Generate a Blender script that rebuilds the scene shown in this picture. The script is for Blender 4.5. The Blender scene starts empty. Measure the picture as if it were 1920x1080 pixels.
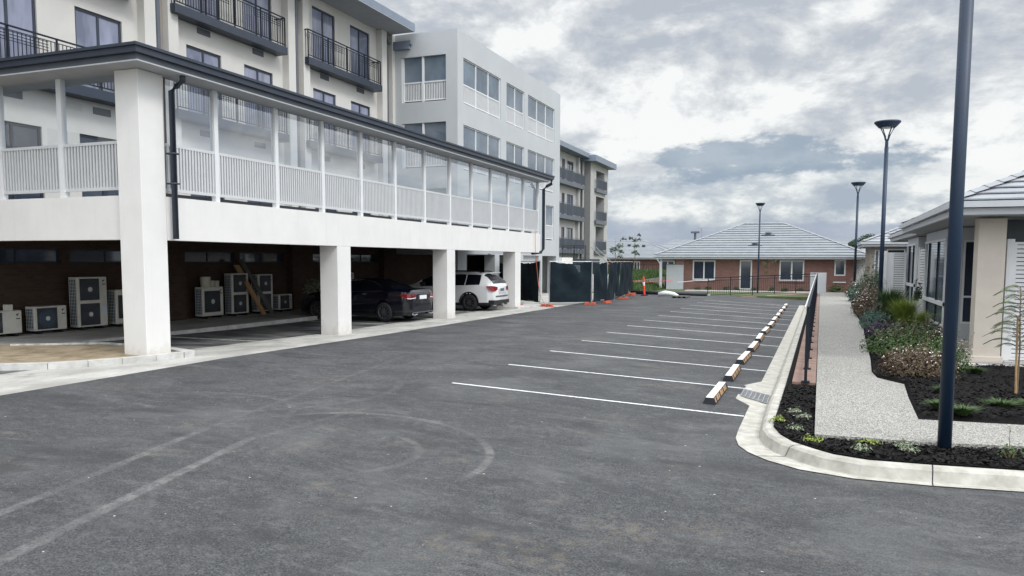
import bpy, bmesh, math, random
from math import radians, sin, cos, pi, sqrt
from mathutils import Vector, Matrix
random.seed(7)
SC = bpy.context.scene
COL = SC.collection

# ------------------------------------------------------------------ camera
cam_d = bpy.data.cameras.new("camera"); cam = bpy.data.objects.new("camera", cam_d); COL.objects.link(cam)
SC.camera = cam
yaw, pit, rol = 0.373690, 0.0841089, 0.00379468
fw = Vector((-sin(yaw)*cos(pit), cos(yaw)*cos(pit), -sin(pit)))
r0 = Vector((cos(yaw), sin(yaw), 0)); u0 = r0.cross(fw)
rr = r0*cos(rol)+u0*sin(rol); uu = u0*cos(rol)-r0*sin(rol)
M3 = Matrix((rr, uu, -fw)).transposed()
cam.matrix_world = Matrix.Translation((0, 0, 2.08)) @ M3.to_4x4()
cam_d.sensor_width = 36; cam_d.lens = 1470.84/1920*36
cam_d.shift_x = 0; cam_d.shift_y = 73.21/1920
cam_d.clip_start = .05; cam_d.clip_end = 3000
SC.render.resolution_x = 1024; SC.render.resolution_y = 576
SC.view_settings.view_transform = 'Standard'; SC.view_settings.look = 'None'
SC.view_settings.exposure = 0.1; SC.view_settings.gamma = 1

# ------------------------------------------------------------------ sky and sun
SUN_EL, SUN_AZ = radians(48), radians(112)      # azimuth clockwise from +Y
W = bpy.data.worlds.new("World"); SC.world = W; W.use_nodes = True
def sky():
    nt = W.node_tree; N = nt.nodes; L = nt.links; N.clear()
    out = N.new('ShaderNodeOutputWorld')
    st = N.new('ShaderNodeTexSky'); st.sky_type = 'NISHITA'; st.sun_disc = False
    st.sun_elevation = SUN_EL; st.sun_rotation = SUN_AZ
    b1 = N.new('ShaderNodeBackground'); b1.inputs[1].default_value = .1; L.new(st.outputs[0], b1.inputs[0])
    tc = N.new('ShaderNodeTexCoord'); sx = N.new('ShaderNodeSeparateXYZ'); L.new(tc.outputs['Generated'], sx.inputs[0])
    def m(op, a, b=None, c=None, clamp=False):
        n = N.new('ShaderNodeMath'); n.operation = op; n.use_clamp = clamp
        for i, v in enumerate((a, b, c)):
            if v is None: continue
            if isinstance(v, (int, float)): n.inputs[i].default_value = v
            else: L.new(v, n.inputs[i])
        return n.outputs[0]
    X, Y, Z = sx.outputs
    zz = m('ADD', m('MAXIMUM', Z, 0.0), .42)
    px, py = m('DIVIDE', X, zz), m('DIVIDE', Y, zz)
    cb = N.new('ShaderNodeCombineXYZ'); L.new(px, cb.inputs[0]); L.new(py, cb.inputs[1]); L.new(m('MULTIPLY', Z, 3.0), cb.inputs[2])
    def noise(scale, det, rough, dist, off, vec=None):
        mp = N.new('ShaderNodeMapping'); mp.inputs['Location'].default_value = off
        L.new(vec or cb.outputs[0], mp.inputs[0])
        n = N.new('ShaderNodeTexNoise'); n.inputs['Scale'].default_value = scale; n.inputs['Detail'].default_value = det
        n.inputs['Roughness'].default_value = rough; n.inputs['Distortion'].default_value = dist
        L.new(mp.outputs[0], n.inputs['Vector']); return n.outputs['Fac']
    n1 = noise(1.9, 10, .58, .25, (3.1, 1.7, 0))
    n2 = noise(5.0, 9, .62, .15, (9.1, 4.2, 2))
    # puffy layer near horizon uses the direction itself
    mp = N.new('ShaderNodeMapping'); mp.inputs['Scale'].default_value = (1, 1, 2.6); L.new(tc.outputs['Generated'], mp.inputs[0])
    n3 = noise(7.5, 11, .62, .12, (0.3, 0.9, .4), mp.outputs[0])
    def n4(off):
        q = N.new('ShaderNodeMapping'); q.inputs['Scale'].default_value = (1, 1, 1.9); q.inputs['Location'].default_value = off; L.new(tc.outputs['Generated'], q.inputs[0])
        t = N.new('ShaderNodeTexNoise'); t.inputs['Scale'].default_value = 6.0; t.inputs['Detail'].default_value = 11; t.inputs['Roughness'].default_value = .62; t.inputs['Distortion'].default_value = .2
        L.new(q.outputs[0], t.inputs['Vector']); return t.outputs['Fac']
    relief = m('SUBTRACT', n4((2.0, .5, .7)), n4((1.975, .51, .755)))      # lit tops, shaded undersides
    s = m('ADD', m('MULTIPLY', n1, .50), m('MULTIPLY', n2, .22))
    s = m('ADD', s, m('MULTIPLY', n4((2.0, .5, .7)), .28))
    s = m('ADD', s, m('MULTIPLY', relief, .80))
    n3 = m('ADD', n3, m('MULTIPLY', relief, .50))
    # heavier grey cloud towards the right of the view
    gr = N.new('ShaderNodeMapRange'); gr.interpolation_type = 'SMOOTHSTEP'; L.new(m('ARCTAN2', X, Y), gr.inputs[0])
    gr.inputs[1].default_value = -.30; gr.inputs[2].default_value = .12; gr.inputs[3].default_value = 0; gr.inputs[4].default_value = -.045
    s = m('ADD', s, gr.outputs[0])
    # brighter broad band between 5 and 12 degrees, greyer above
    hi = N.new('ShaderNodeMapRange'); hi.interpolation_type = 'SMOOTHSTEP'
    L.new(Z, hi.inputs[0]); hi.inputs[1].default_value = .10; hi.inputs[2].default_value = .27; hi.inputs[3].default_value = .055; hi.inputs[4].default_value = .005
    s = m('ADD', s, hi.outputs[0])
    r1 = N.new('ShaderNodeValToRGB'); L.new(s, r1.inputs[0]); e = r1.color_ramp.elements
    e[0].position = .38; e[0].color = (.50, .54, .60, 1); e[1].position = .60; e[1].color = (.97, .98, .97, 1)
    k = e.new(.46); k.color = (.62, .65, .685, 1); k = e.new(.53); k.color = (.78, .805, .82, 1)
    r2 = N.new('ShaderNodeValToRGB'); L.new(n3, r2.inputs[0]); e = r2.color_ramp.elements
    e[0].position = .37; e[0].color = (.40, .46, .55, 1); e[1].position = .58; e[1].color = (.92, .94, .93, 1)
    k = e.new(.48); k.color = (.60, .65, .69, 1)
    lowf = N.new('ShaderNodeMapRange'); lowf.interpolation_type = 'SMOOTHSTEP'
    L.new(m('ADD', Z, m('MULTIPLY', m('SUBTRACT', n3, .5), .09)), lowf.inputs[0])
    lowf.inputs[1].default_value = .125; lowf.inputs[2].default_value = .095; lowf.inputs[3].default_value = 0; lowf.inputs[4].default_value = 1
    mx = N.new('ShaderNodeMix'); mx.data_type = 'RGBA'; L.new(lowf.outputs[0], mx.inputs[0]); L.new(r1.outputs[0], mx.inputs[6]); L.new(r2.outputs[0], mx.inputs[7])
    # a break of clear blue-grey sky in the cloud (direction of px 1430,295) and a hazy strip at the horizon
    def patch(cx, cz, wx, wz, edge):
        ax = m('ARCTAN2', X, Y)
        dx = m('DIVIDE', m('SUBTRACT', ax, cx), wx); dz = m('DIVIDE', m('SUBTRACT', Z, cz), wz)
        r = m('SQRT', m('ADD', m('MULTIPLY', dx, dx), m('MULTIPLY', dz, dz)))
        r = m('ADD', r, m('ADD', m('MULTIPLY', m('SUBTRACT', n3, .5), edge), m('MULTIPLY', m('SUBTRACT', n2, .5), edge*.8)))
        g = N.new('ShaderNodeMapRange'); g.interpolation_type = 'SMOOTHSTEP'; L.new(r, g.inputs[0])
        g.inputs[1].default_value = 1.25; g.inputs[2].default_value = .55; g.inputs[3].default_value = 0; g.inputs[4].default_value = 1
        return g.outputs[0]
    p1 = patch(-.10, .124, .15, .0155, 5.5)
    p2 = patch(-.28, .030, .17, .024, 1.6)
    p3 = patch(.02, .036, .14, .012, 1.6)
    blue = N.new('ShaderNodeMix'); blue.data_type = 'RGBA'; L.new(m('MULTIPLY', p1, .78), blue.inputs[0]); L.new(mx.outputs[2], blue.inputs[6]); blue.inputs[7].default_value = (.31, .39, .485, 1)
    b3 = N.new('ShaderNodeMix'); b3.data_type = 'RGBA'; L.new(m('MULTIPLY', m('MAXIMUM', p2, p3), .8), b3.inputs[0]); L.new(blue.outputs[2], b3.inputs[6]); b3.inputs[7].default_value = (.37, .43, .55, 1)
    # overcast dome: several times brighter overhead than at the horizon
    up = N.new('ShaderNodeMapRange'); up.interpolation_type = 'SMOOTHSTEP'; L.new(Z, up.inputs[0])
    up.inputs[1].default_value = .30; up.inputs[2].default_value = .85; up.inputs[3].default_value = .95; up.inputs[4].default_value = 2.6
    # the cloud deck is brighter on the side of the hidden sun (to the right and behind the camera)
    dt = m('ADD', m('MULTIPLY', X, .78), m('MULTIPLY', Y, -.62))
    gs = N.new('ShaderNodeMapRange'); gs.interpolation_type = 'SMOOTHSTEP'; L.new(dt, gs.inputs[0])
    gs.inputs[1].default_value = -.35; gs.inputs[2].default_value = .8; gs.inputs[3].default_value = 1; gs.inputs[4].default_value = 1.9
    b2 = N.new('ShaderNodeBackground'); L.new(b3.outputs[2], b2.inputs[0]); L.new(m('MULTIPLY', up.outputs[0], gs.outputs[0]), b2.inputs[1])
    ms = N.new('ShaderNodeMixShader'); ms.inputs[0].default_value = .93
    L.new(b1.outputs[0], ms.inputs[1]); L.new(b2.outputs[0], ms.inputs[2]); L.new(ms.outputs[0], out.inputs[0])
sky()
sd = bpy.data.lights.new("sun", 'SUN'); sd.energy = 1.3; sd.angle = radians(14); sd.color = (1, .96, .9)
so = bpy.data.objects.new("sun", sd); COL.objects.link(so)
sv = Vector((sin(SUN_AZ)*cos(SUN_EL), cos(SUN_AZ)*cos(SUN_EL), sin(SUN_EL)))
so.rotation_euler = sv.to_track_quat('Z', 'Y').to_euler(); so.location = (30, -20, 40)

# ------------------------------------------------------------------ materials
def nmat(name, col, rough=.7, vary=.12, scale=3.0, bump=0.0, bscale=60.0, metal=0.0, col2=None, spec=.5, detail=6, extra=None, stretch=(1, 1, 1)):
    m = bpy.data.materials.new(name); m.use_nodes = True; nt = m.node_tree; N = nt.nodes; L = nt.links
    bs = N['Principled BSDF']; bs.inputs['Roughness'].default_value = rough; bs.inputs['Metallic'].default_value = metal
    bs.inputs['Specular IOR Level'].default_value = spec
    g = N.new('ShaderNodeNewGeometry'); mp = N.new('ShaderNodeMapping'); mp.inputs['Scale'].default_value = stretch; L.new(g.outputs['Position'], mp.inputs[0])
    n = N.new('ShaderNodeTexNoise'); n.inputs['Scale'].default_value = scale; n.inputs['Detail'].default_value = detail; n.inputs['Roughness'].default_value = .62
    L.new(mp.outputs[0], n.inputs['Vector'])
    r = N.new('ShaderNodeValToRGB'); L.new(n.outputs['Fac'], r.inputs[0])
    c = Vector(col); c2 = Vector(col2) if col2 else c*(1+vary); c1 = c if col2 else c*(1-vary)
    e = r.color_ramp.elements; e[0].position = .35; e[0].color = (*c1, 1); e[1].position = .65; e[1].color = (*c2, 1)
    L.new(r.outputs[0], bs.inputs['Base Color'])
    if bump:
        nb = N.new('ShaderNodeTexNoise'); nb.inputs['Scale'].default_value = bscale; nb.inputs['Detail'].default_value = 4
        L.new(g.outputs['Position'], nb.inputs['Vector'])
        b = N.new('ShaderNodeBump'); b.inputs['Strength'].default_value = bump; b.inputs['Distance'].default_value = .02
        L.new(nb.outputs['Fac'], b.inputs['Height']); L.new(b.outputs[0], bs.inputs['Normal'])
    if extra: extra(m, nt, N, L, bs, g, r)
    return m
class G:  # tiny node helper
    def __init__(s, nt): s.nt = nt; s.N = nt.nodes; s.L = nt.links
    def m(s, op, a, b=None, clamp=False):
        n = s.N.new('ShaderNodeMath'); n.operation = op; n.use_clamp = clamp
        for i, v in enumerate((a, b)):
            if v is None: continue
            if isinstance(v, (int, float)): n.inputs[i].default_value = v
            else: s.L.new(v, n.inputs[i])
        return n.outputs[0]
    def noise(s, vec, scale, det=5, rough=.6, sc=(1, 1, 1), off=(0, 0, 0), dist=0):
        mp = s.N.new('ShaderNodeMapping'); mp.inputs['Scale'].default_value = sc; mp.inputs['Location'].default_value = off; s.L.new(vec, mp.inputs[0])
        n = s.N.new('ShaderNodeTexNoise'); n.inputs['Scale'].default_value = scale; n.inputs['Detail'].default_value = det
        n.inputs['Roughness'].default_value = rough; n.inputs['Distortion'].default_value = dist
        s.L.new(mp.outputs[0], n.inputs['Vector']); return n.outputs['Fac']
    def mr(s, v, a, b, c=0, d=1):
        n = s.N.new('ShaderNodeMapRange'); n.interpolation_type = 'SMOOTHSTEP'; s.L.new(v, n.inputs[0])
        for i, q in enumerate((a, b, c, d)): n.inputs[i+1].default_value = q
        return n.outputs[0]
    def mix(s, f, a, b):
        n = s.N.new('ShaderNodeMix'); n.data_type = 'RGBA'
        for i, v in ((0, f), (6, a), (7, b)):
            if isinstance(v, tuple): n.inputs[i].default_value = (*v, 1)
            elif isinstance(v, (int, float)): n.inputs[i].default_value = v
            else: s.L.new(v, n.inputs[i])
        return n.outputs[2]

def render_extra(m, nt, N, L, bs, g, r):
    q = G(nt); P = g.outputs['Position']; sx = N.new('ShaderNodeSeparateXYZ'); L.new(P, sx.inputs[0])
    st = q.noise(P, 6, 6, .65, sc=(1, 1, .07)); bl = q.noise(P, 1.1, 7, .65); d = q.noise(P, 5, 6, .7)
    c = q.mix(q.m('MULTIPLY', q.mr(st, .50, .75), .10), r.outputs[0], (.42, .41, .39)); c = q.mix(q.m('MULTIPLY', q.mr(bl, .45, .75), .14), c, (.55, .54, .51))
    h = q.m('ADD', sx.outputs[2], q.m('MULTIPLY', q.m('SUBTRACT', d, .5), .9))
    c = q.mix(q.m('MULTIPLY', q.mr(h, .42, -.05), .38), c, (.36, .31, .25)); L.new(c, bs.inputs['Base Color'])
def asphalt_extra(m, nt, N, L, bs, g, r):
    q = G(nt); P = g.outputs['Position']
    sx = N.new('ShaderNodeSeparateXYZ'); L.new(P, sx.inputs[0]); X, Y = sx.outputs[0], sx.outputs[1]
    agg = q.noise(P, 62, 3, .75)
    agg2 = q.noise(P, 28, 4, .65, off=(4, 2, 1))
    c = q.mix(q.mr(agg, .34, .68), (.015, .0165, .019), (.108, .110, .115))
    c = q.mix(q.m('MULTIPLY', q.mr(agg2, .40, .66), .5), c, (.028, .029, .033))
    mid = q.noise(P, 9, 7, .75, off=(14, 2, 1)); c = q.mix(q.m('MULTIPLY', q.mr(mid, .50, .68), .42), c, (.145, .146, .147))
    big = q.noise(P, .42, 9, .68, off=(1, 7, 0), dist=.4)
    c = q.mix(q.m('MULTIPLY', q.mr(big, .46, .66), .45), c, (.115, .117, .120))
    drag = q.noise(P, 1.5, 9, .72, sc=(.6, 1.25, 1), off=(11, 3, 0), dist=.5)
    c = q.mix(q.m('MULTIPLY', q.mr(drag, .50, .69), .42), c, (.128, .128, .129))
    streak = q.noise(P, 5.0, 9, .75, sc=(.45, 1.3, 1), off=(4, 13, 0), dist=.6)
    c = q.mix(q.m('MULTIPLY', q.mr(streak, .53, .69), .40), c, (.155, .154, .151))
    mud = q.noise(P, .8, 6, .6, off=(5, 19, 0))
    md = q.m('MULTIPLY', q.mr(mud, .54, .70), q.mr(q.noise(P, 7, 6, .7), .42, .62))
    c = q.mix(q.m('MULTIPLY', md, .55), c, (.155, .135, .108))
    dk = q.noise(P, 1.0, 7, .68, sc=(.6, 1.2, 1), off=(31, 9, 0), dist=.4)
    c = q.mix(q.m('MULTIPLY', q.mr(dk, .48, .66), .62), c, (.028, .029, .031))
    sp = q.noise(P, 14, 2, .5, off=(3, 1, 9))
    c = q.mix(q.mr(sp, .755, .79), c, (.5, .5, .48))
    br = q.mr(q.noise(P, 6, 6, .75, off=(2, 2, 2)), .40, .62)
    brk = q.m('MULTIPLY', br, q.mr(q.noise(P, .9, 3, .5, off=(8, 1, 2)), .36, .56))
    def line(x0, y0, x1, y1, w):
        dx, dy = x1-x0, y1-y0; ln = sqrt(dx*dx+dy*dy); dx /= ln; dy /= ln
        rx = q.m('SUBTRACT', X, x0); ry = q.m('SUBTRACT', Y, y0)
        t = q.m('ADD', q.m('MULTIPLY', rx, dx), q.m('MULTIPLY', ry, dy))
        d = q.m('ABSOLUTE', q.m('SUBTRACT', q.m('MULTIPLY', rx, dy), q.m('MULTIPLY', ry, dx)))
        f = q.mr(d, w, w*.45)
        return q.m('MULTIPLY', f, q.m('MULTIPLY', q.mr(t, -.1, .3), q.mr(t, ln+.5, ln-.4)))
    def arc(cx, cy, R, w, ang0=None, ang1=None):
        rx = q.m('SUBTRACT', X, cx); ry = q.m('SUBTRACT', Y, cy)
        d = q.m('SQRT', q.m('ADD', q.m('MULTIPLY', rx, rx), q.m('MULTIPLY', ry, ry)))
        f = q.mr(q.m('ABSOLUTE', q.m('SUBTRACT', d, R)), w, w*.4)
        if ang0 is not None:
            a = q.m('ARCTAN2', ry, rx)
            f = q.m('MULTIPLY', f, q.m('MULTIPLY', q.mr(a, ang0, ang0+.35), q.mr(a, ang1, ang1-.35)))
        return f
    tr = line(-5.10, 2.9, -6.12, 7.2, .085)
    tr = q.m('MAXIMUM', tr, q.m('MULTIPLY', line(-6.0, 3.5, -7.02, 7.5, .08), .75))
    tr = q.m('MAXIMUM', tr, q.m('MULTIPLY', line(-7.02, 7.5, -8.6, 16, .07), .25))
    tr = q.m('MAXIMUM', tr, q.m('MULTIPLY', line(-6.12, 7.2, -5.95, 9.4, .07), .3))
    for a in ((-5.2, 7.3, 1.93, .07, -.25, 2.5, .85), (-5.0, 7.35, .93, .07, -.7, 1.4, .70), (-4.3, 5.4, 2.6, .09, .2, 2.2, .14),
              (-3.4, 3.4, 2.2, .10, .3, 2.4, .14), (-2.4, 6.5, 3.2, .12, 1.6, 3.1, .12), (-8.5, 10.5, 2.2, .10, -2, .8, .30), (-8.2, 8.0, 1.7, .08, .2, 2.6, .3)):
        tr = q.m('MAXIMUM', tr, q.m('MULTIPLY', arc(*a[:6]), a[6]))
    tr = q.m('MULTIPLY', tr, q.m('ADD', q.m('MULTIPLY', brk, .8), .28))
    tr = q.m('MULTIPLY', tr, q.m('ADD', q.m('MULTIPLY', q.mr(agg2, .3, .6), .6), .4))
    c = q.mix(q.m('MULTIPLY', tr, .70), c, (.215, .212, .205))
    L.new(c, bs.inputs['Base Color'])
    nb = N.new('ShaderNodeBump'); nb.inputs['Strength'].default_value = .5; nb.inputs['Distance'].default_value = .006
    L.new(agg, nb.inputs['Height']); L.new(nb.outputs[0], bs.inputs['Normal'])
M = {}
M['asphalt'] = nmat('asphalt', (.06, .06, .065), .82, extra=asphalt_extra, spec=.35)
def conc_extra(m, nt, N, L, bs, g, r):
    q = G(nt); P = g.outputs['Position']
    a = q.noise(P, 1.3, 8, .7, sc=(1, .5, 1)); b = q.noise(P, 40, 3)
    c = q.mix(q.mr(a, .3, .7), (.30, .29, .265), (.52, .51, .48)); c = q.mix(q.m('MULTIPLY', q.mr(b, .4, .7), .3), c, (.25, .24, .22))
    st = q.noise(P, .8, 6, .6, off=(6, 6, 6)); c = q.mix(q.m('MULTIPLY', q.mr(st, .58, .68), .55), c, (.15, .145, .135))
    L.new(c, bs.inputs['Base Color'])
M['apron'] = nmat('apron_concrete', (.4, .4, .37), .85, extra=conc_extra)
def floor_extra(m, nt, N, L, bs, g, r):
    q = G(nt); P = g.outputs['Position']
    a = q.noise(P, .9, 8, .7, sc=(.6, 1.4, 1), dist=.6); b = q.noise(P, .5, 5, .6, off=(9, 9, 0))
    c = q.mix(q.mr(a, .38, .62), (.045, .046, .05), (.17, .17, .168)); c = q.mix(q.m('MULTIPLY', q.mr(b, .55, .66), .8), c, (.05, .05, .052))
    L.new(c, bs.inputs['Base Color'])
M['bayfloor'] = nmat('bay_floor', (.2, .2, .2), .7, extra=floor_extra)
M['kerb'] = nmat('kerb_concrete', (.33, .315, .275), .85, col2=(.50, .485, .44), scale=5, bump=.15, bscale=90)
M['kerb_old'] = nmat('kerb_grey', (.40, .39, .37), .85, col2=(.55, .55, .53), scale=4, bump=.15)
def path_extra(m, nt, N, L, bs, g, r):
    q = G(nt); P = g.outputs['Position']
    v = N.new('ShaderNodeTexVoronoi'); v.inputs['Scale'].default_value = 85; L.new(P, v.inputs['Vector'])
    sp = N.new('ShaderNodeSeparateXYZ'); L.new(v.outputs['Color'], sp.inputs[0])
    c = q.mix(q.mr(sp.outputs[0], .05, .95), (.10, .096, .088), (.56, .545, .50)); big = q.noise(P, .9, 4)
    c = q.mix(q.m('MULTIPLY', q.mr(v.outputs['Distance'], .35, .75), .5), c, (.12, .115, .105))
    c = q.mix(q.m('MULTIPLY', q.mr(big, .35, .7), .22), c, (.20, .195, .18)); L.new(c, bs.inputs['Base Color'])
    nb = N.new('ShaderNodeBump'); nb.inputs['Strength'].default_value = .5; nb.inputs['Distance'].default_value = .004; nb.invert = True
    L.new(v.outputs['Distance'], nb.inputs['Height']); L.new(nb.outputs[0], bs.inputs['Normal'])
M['path'] = nmat('exposed_aggregate', (.35, .34, .32), .8, extra=path_extra)
M['mulch'] = nmat('black_mulch', (.003, .003, .004), .95, col2=(.011, .010, .010), scale=30, bump=1, bscale=45, spec=.15)
M['chip'] = nmat('bark_chip', (.003, .003, .004), .9, col2=(.020, .018, .017), scale=14, spec=.2)
def paint_extra(m, nt, N, L, bs, g, r):
    q = G(nt); P = g.outputs['Position']; a = q.noise(P, 22, 5, .75); b = q.noise(P, 1.6, 4, .6)
    c = q.mix(q.m('MULTIPLY', q.mr(a, .52, .66), q.mr(b, .30, .62)), r.outputs[0], (.10, .10, .105)); L.new(c, bs.inputs['Base Color'])
M['white_line'] = nmat('line_paint', (.58, .59, .60), .7, col2=(.78, .79, .80), scale=8, extra=paint_extra)
M['line_worn'] = nmat('line_worn', (.3, .3, .29), .7, col2=(.62, .62, .6), scale=5)
M['render'] = nmat('white_render', (.74, .73, .71), .85, vary=.03, scale=1.2, bump=.2, bscale=70, extra=render_extra)
M['render_cream'] = nmat('cream_render', (.60, .585, .555), .88, vary=.05, scale=.8, bump=.2, bscale=80)
M['render_pale'] = nmat('pale_render', (.455, .475, .49), .88, vary=.035, scale=.6, bump=.15, bscale=80)
M['render_far'] = nmat('far_render', (.40, .395, .39), .9, vary=.06)
M['taupe_grey'] = nmat('taupe_grey', (.22, .215, .215), .9, vary=.05)
M['taupe'] = nmat('taupe_render', (.30, .27, .235), .85, vary=.05)
M['soffit'] = nmat('soffit_board', (.42, .43, .44), .8, vary=.05)
M['lamp'] = nmat('lamp_steel', (.009, .026, .058), .5, vary=.1)
M['slate'] = nmat('slate_steel', (.030, .040, .060), .4, vary=.1)
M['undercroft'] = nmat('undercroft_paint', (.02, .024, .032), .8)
M['slate2'] = nmat('slate_fascia', (.10, .115, .14), .45, vary=.08)
M['blueroof'] = nmat('grey_blue_fascia', (.19, .225, .28), .5, vary=.06)
M['black_steel'] = nmat('black_steel', (.008, .012, .020), .55, vary=.15, spec=.3)
M['white_metal'] = nmat('white_metal', (.72, .73, .74), .4, vary=.03)
M['slat'] = nmat('slat_aluminium', (.58, .59, .60), .45, vary=.03)
M['rib_back'] = nmat('rib_back', (.17, .185, .20), .7)
M['galv'] = nmat('galvanised', (.42, .43, .44), .45, vary=.15, scale=10, metal=.6)
M['ac_white'] = nmat('ac_casing', (.62, .60, .54), .5, vary=.08)
M['ac_dark'] = nmat('ac_dark', (.03, .035, .04), .5)
M['ac_blue'] = nmat('ac_coil', (.03, .08, .14), .4)
M['timber'] = nmat('timber', (.42, .25, .12), .7, vary=.2, scale=4, stretch=(6, 6, .6))
M['board_dark'] = nmat('dark_board', (.10, .10, .09), .7, vary=.2)
M['orange'] = nmat('orange_plastic', (.50, .10, .05), .55, vary=.2, scale=6)
M['red_plastic'] = nmat('bollard_red', (.75, .06, .03), .4)
M['dirt'] = nmat('dirt', (.20, .15, .09), .95, col2=(.36, .30, .21), scale=2.5, bump=.6, bscale=25)
M['grass'] = nmat('grass_ground', (.045, .07, .022), .95, col2=(.10, .12, .05), scale=5, bump=.8, bscale=30)
M['land'] = nmat('land', (.08, .09, .05), .95, col2=(.13, .13, .08), scale=.2)
M['cloth'] = nmat('shade_cloth', (.008, .015, .021), .9, col2=(.014, .024, .031), scale=2, spec=.15)
M['cloth2'] = nmat('shade_cloth_faded', (.04, .055, .065), .8, col2=(.07, .085, .095), scale=2)
M['hose'] = nmat('orange_hose', (.55, .13, .06), .5)
M['tile'] = nmat('roof_tile', (.245, .265, .285), .8, vary=.08, scale=1.5, spec=.25)
M['tile2'] = nmat('roof_tile_light', (.27, .285, .31), .8, col2=(.34, .36, .385), scale=.8)
M['ridge'] = nmat('ridge_cap', (.28, .295, .32), .75, vary=.1)
M['gutter_w'] = nmat('white_gutter', (.50, .52, .55), .45, vary=.03)
M['beige'] = nmat('beige_pier', (.54, .49, .43), .85, vary=.04, bump=.15, bscale=90)
M['frame_w'] = nmat('white_frame', (.70, .71, .72), .4, vary=.02)
M['tyre'] = nmat('tyre', (.012, .012, .014), .75)
M['rim'] = nmat('alloy_rim', (.13, .135, .15), .35, metal=.7)
M['chrome'] = nmat('chrome', (.75, .77, .8), .12, metal=1.0, vary=.02)
M['tail'] = nmat('tail_lamp', (.20, .010, .012), .15, vary=.2)
M['plate'] = nmat('number_plate', (.75, .76, .78), .4, vary=.02)
M['trim'] = nmat('black_trim', (.012, .013, .015), .5)
M['pot'] = nmat('cream_plastic', (.55, .52, .42), .5, vary=.1)
M['tilefloor'] = nmat('porch_tile', (.36, .33, .30), .5, vary=.06)
M['interior'] = nmat('interior_wall', (.10, .11, .12), .9)
def carpaint(name, col, rough=.2):
    m = nmat(name, col, rough, vary=.03); b = m.node_tree.nodes['Principled BSDF']; b.inputs['Coat Weight'].default_value = 1.0; b.inputs['Coat Roughness'].default_value = .04; return m
M['navy'] = carpaint('navy_paint', (.0015, .002, .008)); M['white_paint'] = carpaint('white_paint', (.72, .73, .74), .3)
def glass_dark(name, col, rough=.04, spec=.9):
    return nmat(name, col, rough, vary=.25, scale=.7, spec=spec)
M['glass'] = glass_dark('window_glass', (.035, .045, .07)); M['glass_blue_reflect'] = nmat('window_glass_blue_reflect', (.13, .145, .21), .07, col2=(.30, .32, .43), scale=1.3, spec=.9, detail=3, stretch=(1, 1, .35))  # blue balcony door glass: uneven reflections put into the base colour as noise
M['carglass'] = glass_dark('car_glass', (.006, .008, .012)); M['glass_grey'] = glass_dark('window_glass_grey', (.13, .165, .205), .06)
def clear_glass(k=.8, k0=.20, tint=(.80, .86, .92, 1)):
    m = bpy.data.materials.new('clear_glass'); m.use_nodes = True; N = m.node_tree.nodes; L = m.node_tree.links; N.clear()
    o = N.new('ShaderNodeOutputMaterial'); t = N.new('ShaderNodeBsdfTransparent'); t.inputs[0].default_value = tint
    gl = N.new('ShaderNodeBsdfGlossy'); gl.inputs['Roughness'].default_value = .02
    lw0 = N.new('ShaderNodeLayerWeight'); lw0.inputs[0].default_value = .5; pw = N.new('ShaderNodeMath'); pw.operation = 'POWER'; L.new(lw0.outputs['Facing'], pw.inputs[0]); pw.inputs[1].default_value = 2.2
    lw = N.new('ShaderNodeMath'); lw.operation = 'MULTIPLY_ADD'; L.new(pw.outputs[0], lw.inputs[0]); lw.inputs[1].default_value = k; lw.inputs[2].default_value = k0
    geo = N.new('ShaderNodeNewGeometry'); no = N.new('ShaderNodeTexNoise'); no.inputs['Scale'].default_value = .6; L.new(geo.outputs['Position'], no.inputs['Vector'])
    ad = N.new('ShaderNodeMath'); ad.operation = 'MULTIPLY_ADD'; L.new(no.outputs['Fac'], ad.inputs[0]); ad.inputs[1].default_value = k*.22; L.new(lw.outputs[0], ad.inputs[2])
    mx = N.new('ShaderNodeMixShader'); L.new(ad.outputs[0], mx.inputs[0]); L.new(t.outputs[0], mx.inputs[1]); L.new(gl.outputs[0], mx.inputs[2]); L.new(mx.outputs[0], o.inputs[0])
    return m
M['clear'] = clear_glass(); M['clear_end'] = clear_glass(.45, .02, (.88, .92, .95, 1))
def brick(name, c1, c2, mortar, scale=1.0):
    def ex(m, nt, N, L, bs, g, r):
        q = G(nt); P = g.outputs['Position']; s = N.new('ShaderNodeSeparateXYZ'); L.new(P, s.inputs[0])
        cb = N.new('ShaderNodeCombineXYZ'); L.new(q.m('ADD', s.outputs[0], s.outputs[1]), cb.inputs[0]); L.new(s.outputs[2], cb.inputs[1])
        b = N.new('ShaderNodeTexBrick'); L.new(cb.outputs[0], b.inputs['Vector']); b.inputs['Scale'].default_value = 1
        b.inputs['Brick Width'].default_value = .24*scale; b.inputs['Row Height'].default_value = .086*scale; b.inputs['Mortar Size'].default_value = .006
        b.inputs['Color1'].default_value = (*c1, 1); b.inputs['Color2'].default_value = (*c2, 1); b.inputs['Mortar'].default_value = (*mortar, 1)
        no = q.noise(P, 1.2, 6); c = q.mix(q.m('MULTIPLY', q.mr(no, .35, .7), .25), b.outputs['Color'], tuple(v*.6 for v in c1)); L.new(c, bs.inputs['Base Color'])
    return nmat(name, c1, .9, extra=ex)
M['paver'] = brick('brick_paver', (.24, .15, .12), (.31, .21, .175), (.22, .18, .16))
M['brick'] = brick('red_brick', (.205, .098, .082), (.255, .132, .112), (.22, .17, .155))
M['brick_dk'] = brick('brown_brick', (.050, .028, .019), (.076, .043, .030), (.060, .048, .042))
def leafm(name, c1, c2, scale=9):
    m = nmat(name, c1, .6, col2=c2, scale=scale, spec=.3); return m
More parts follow.
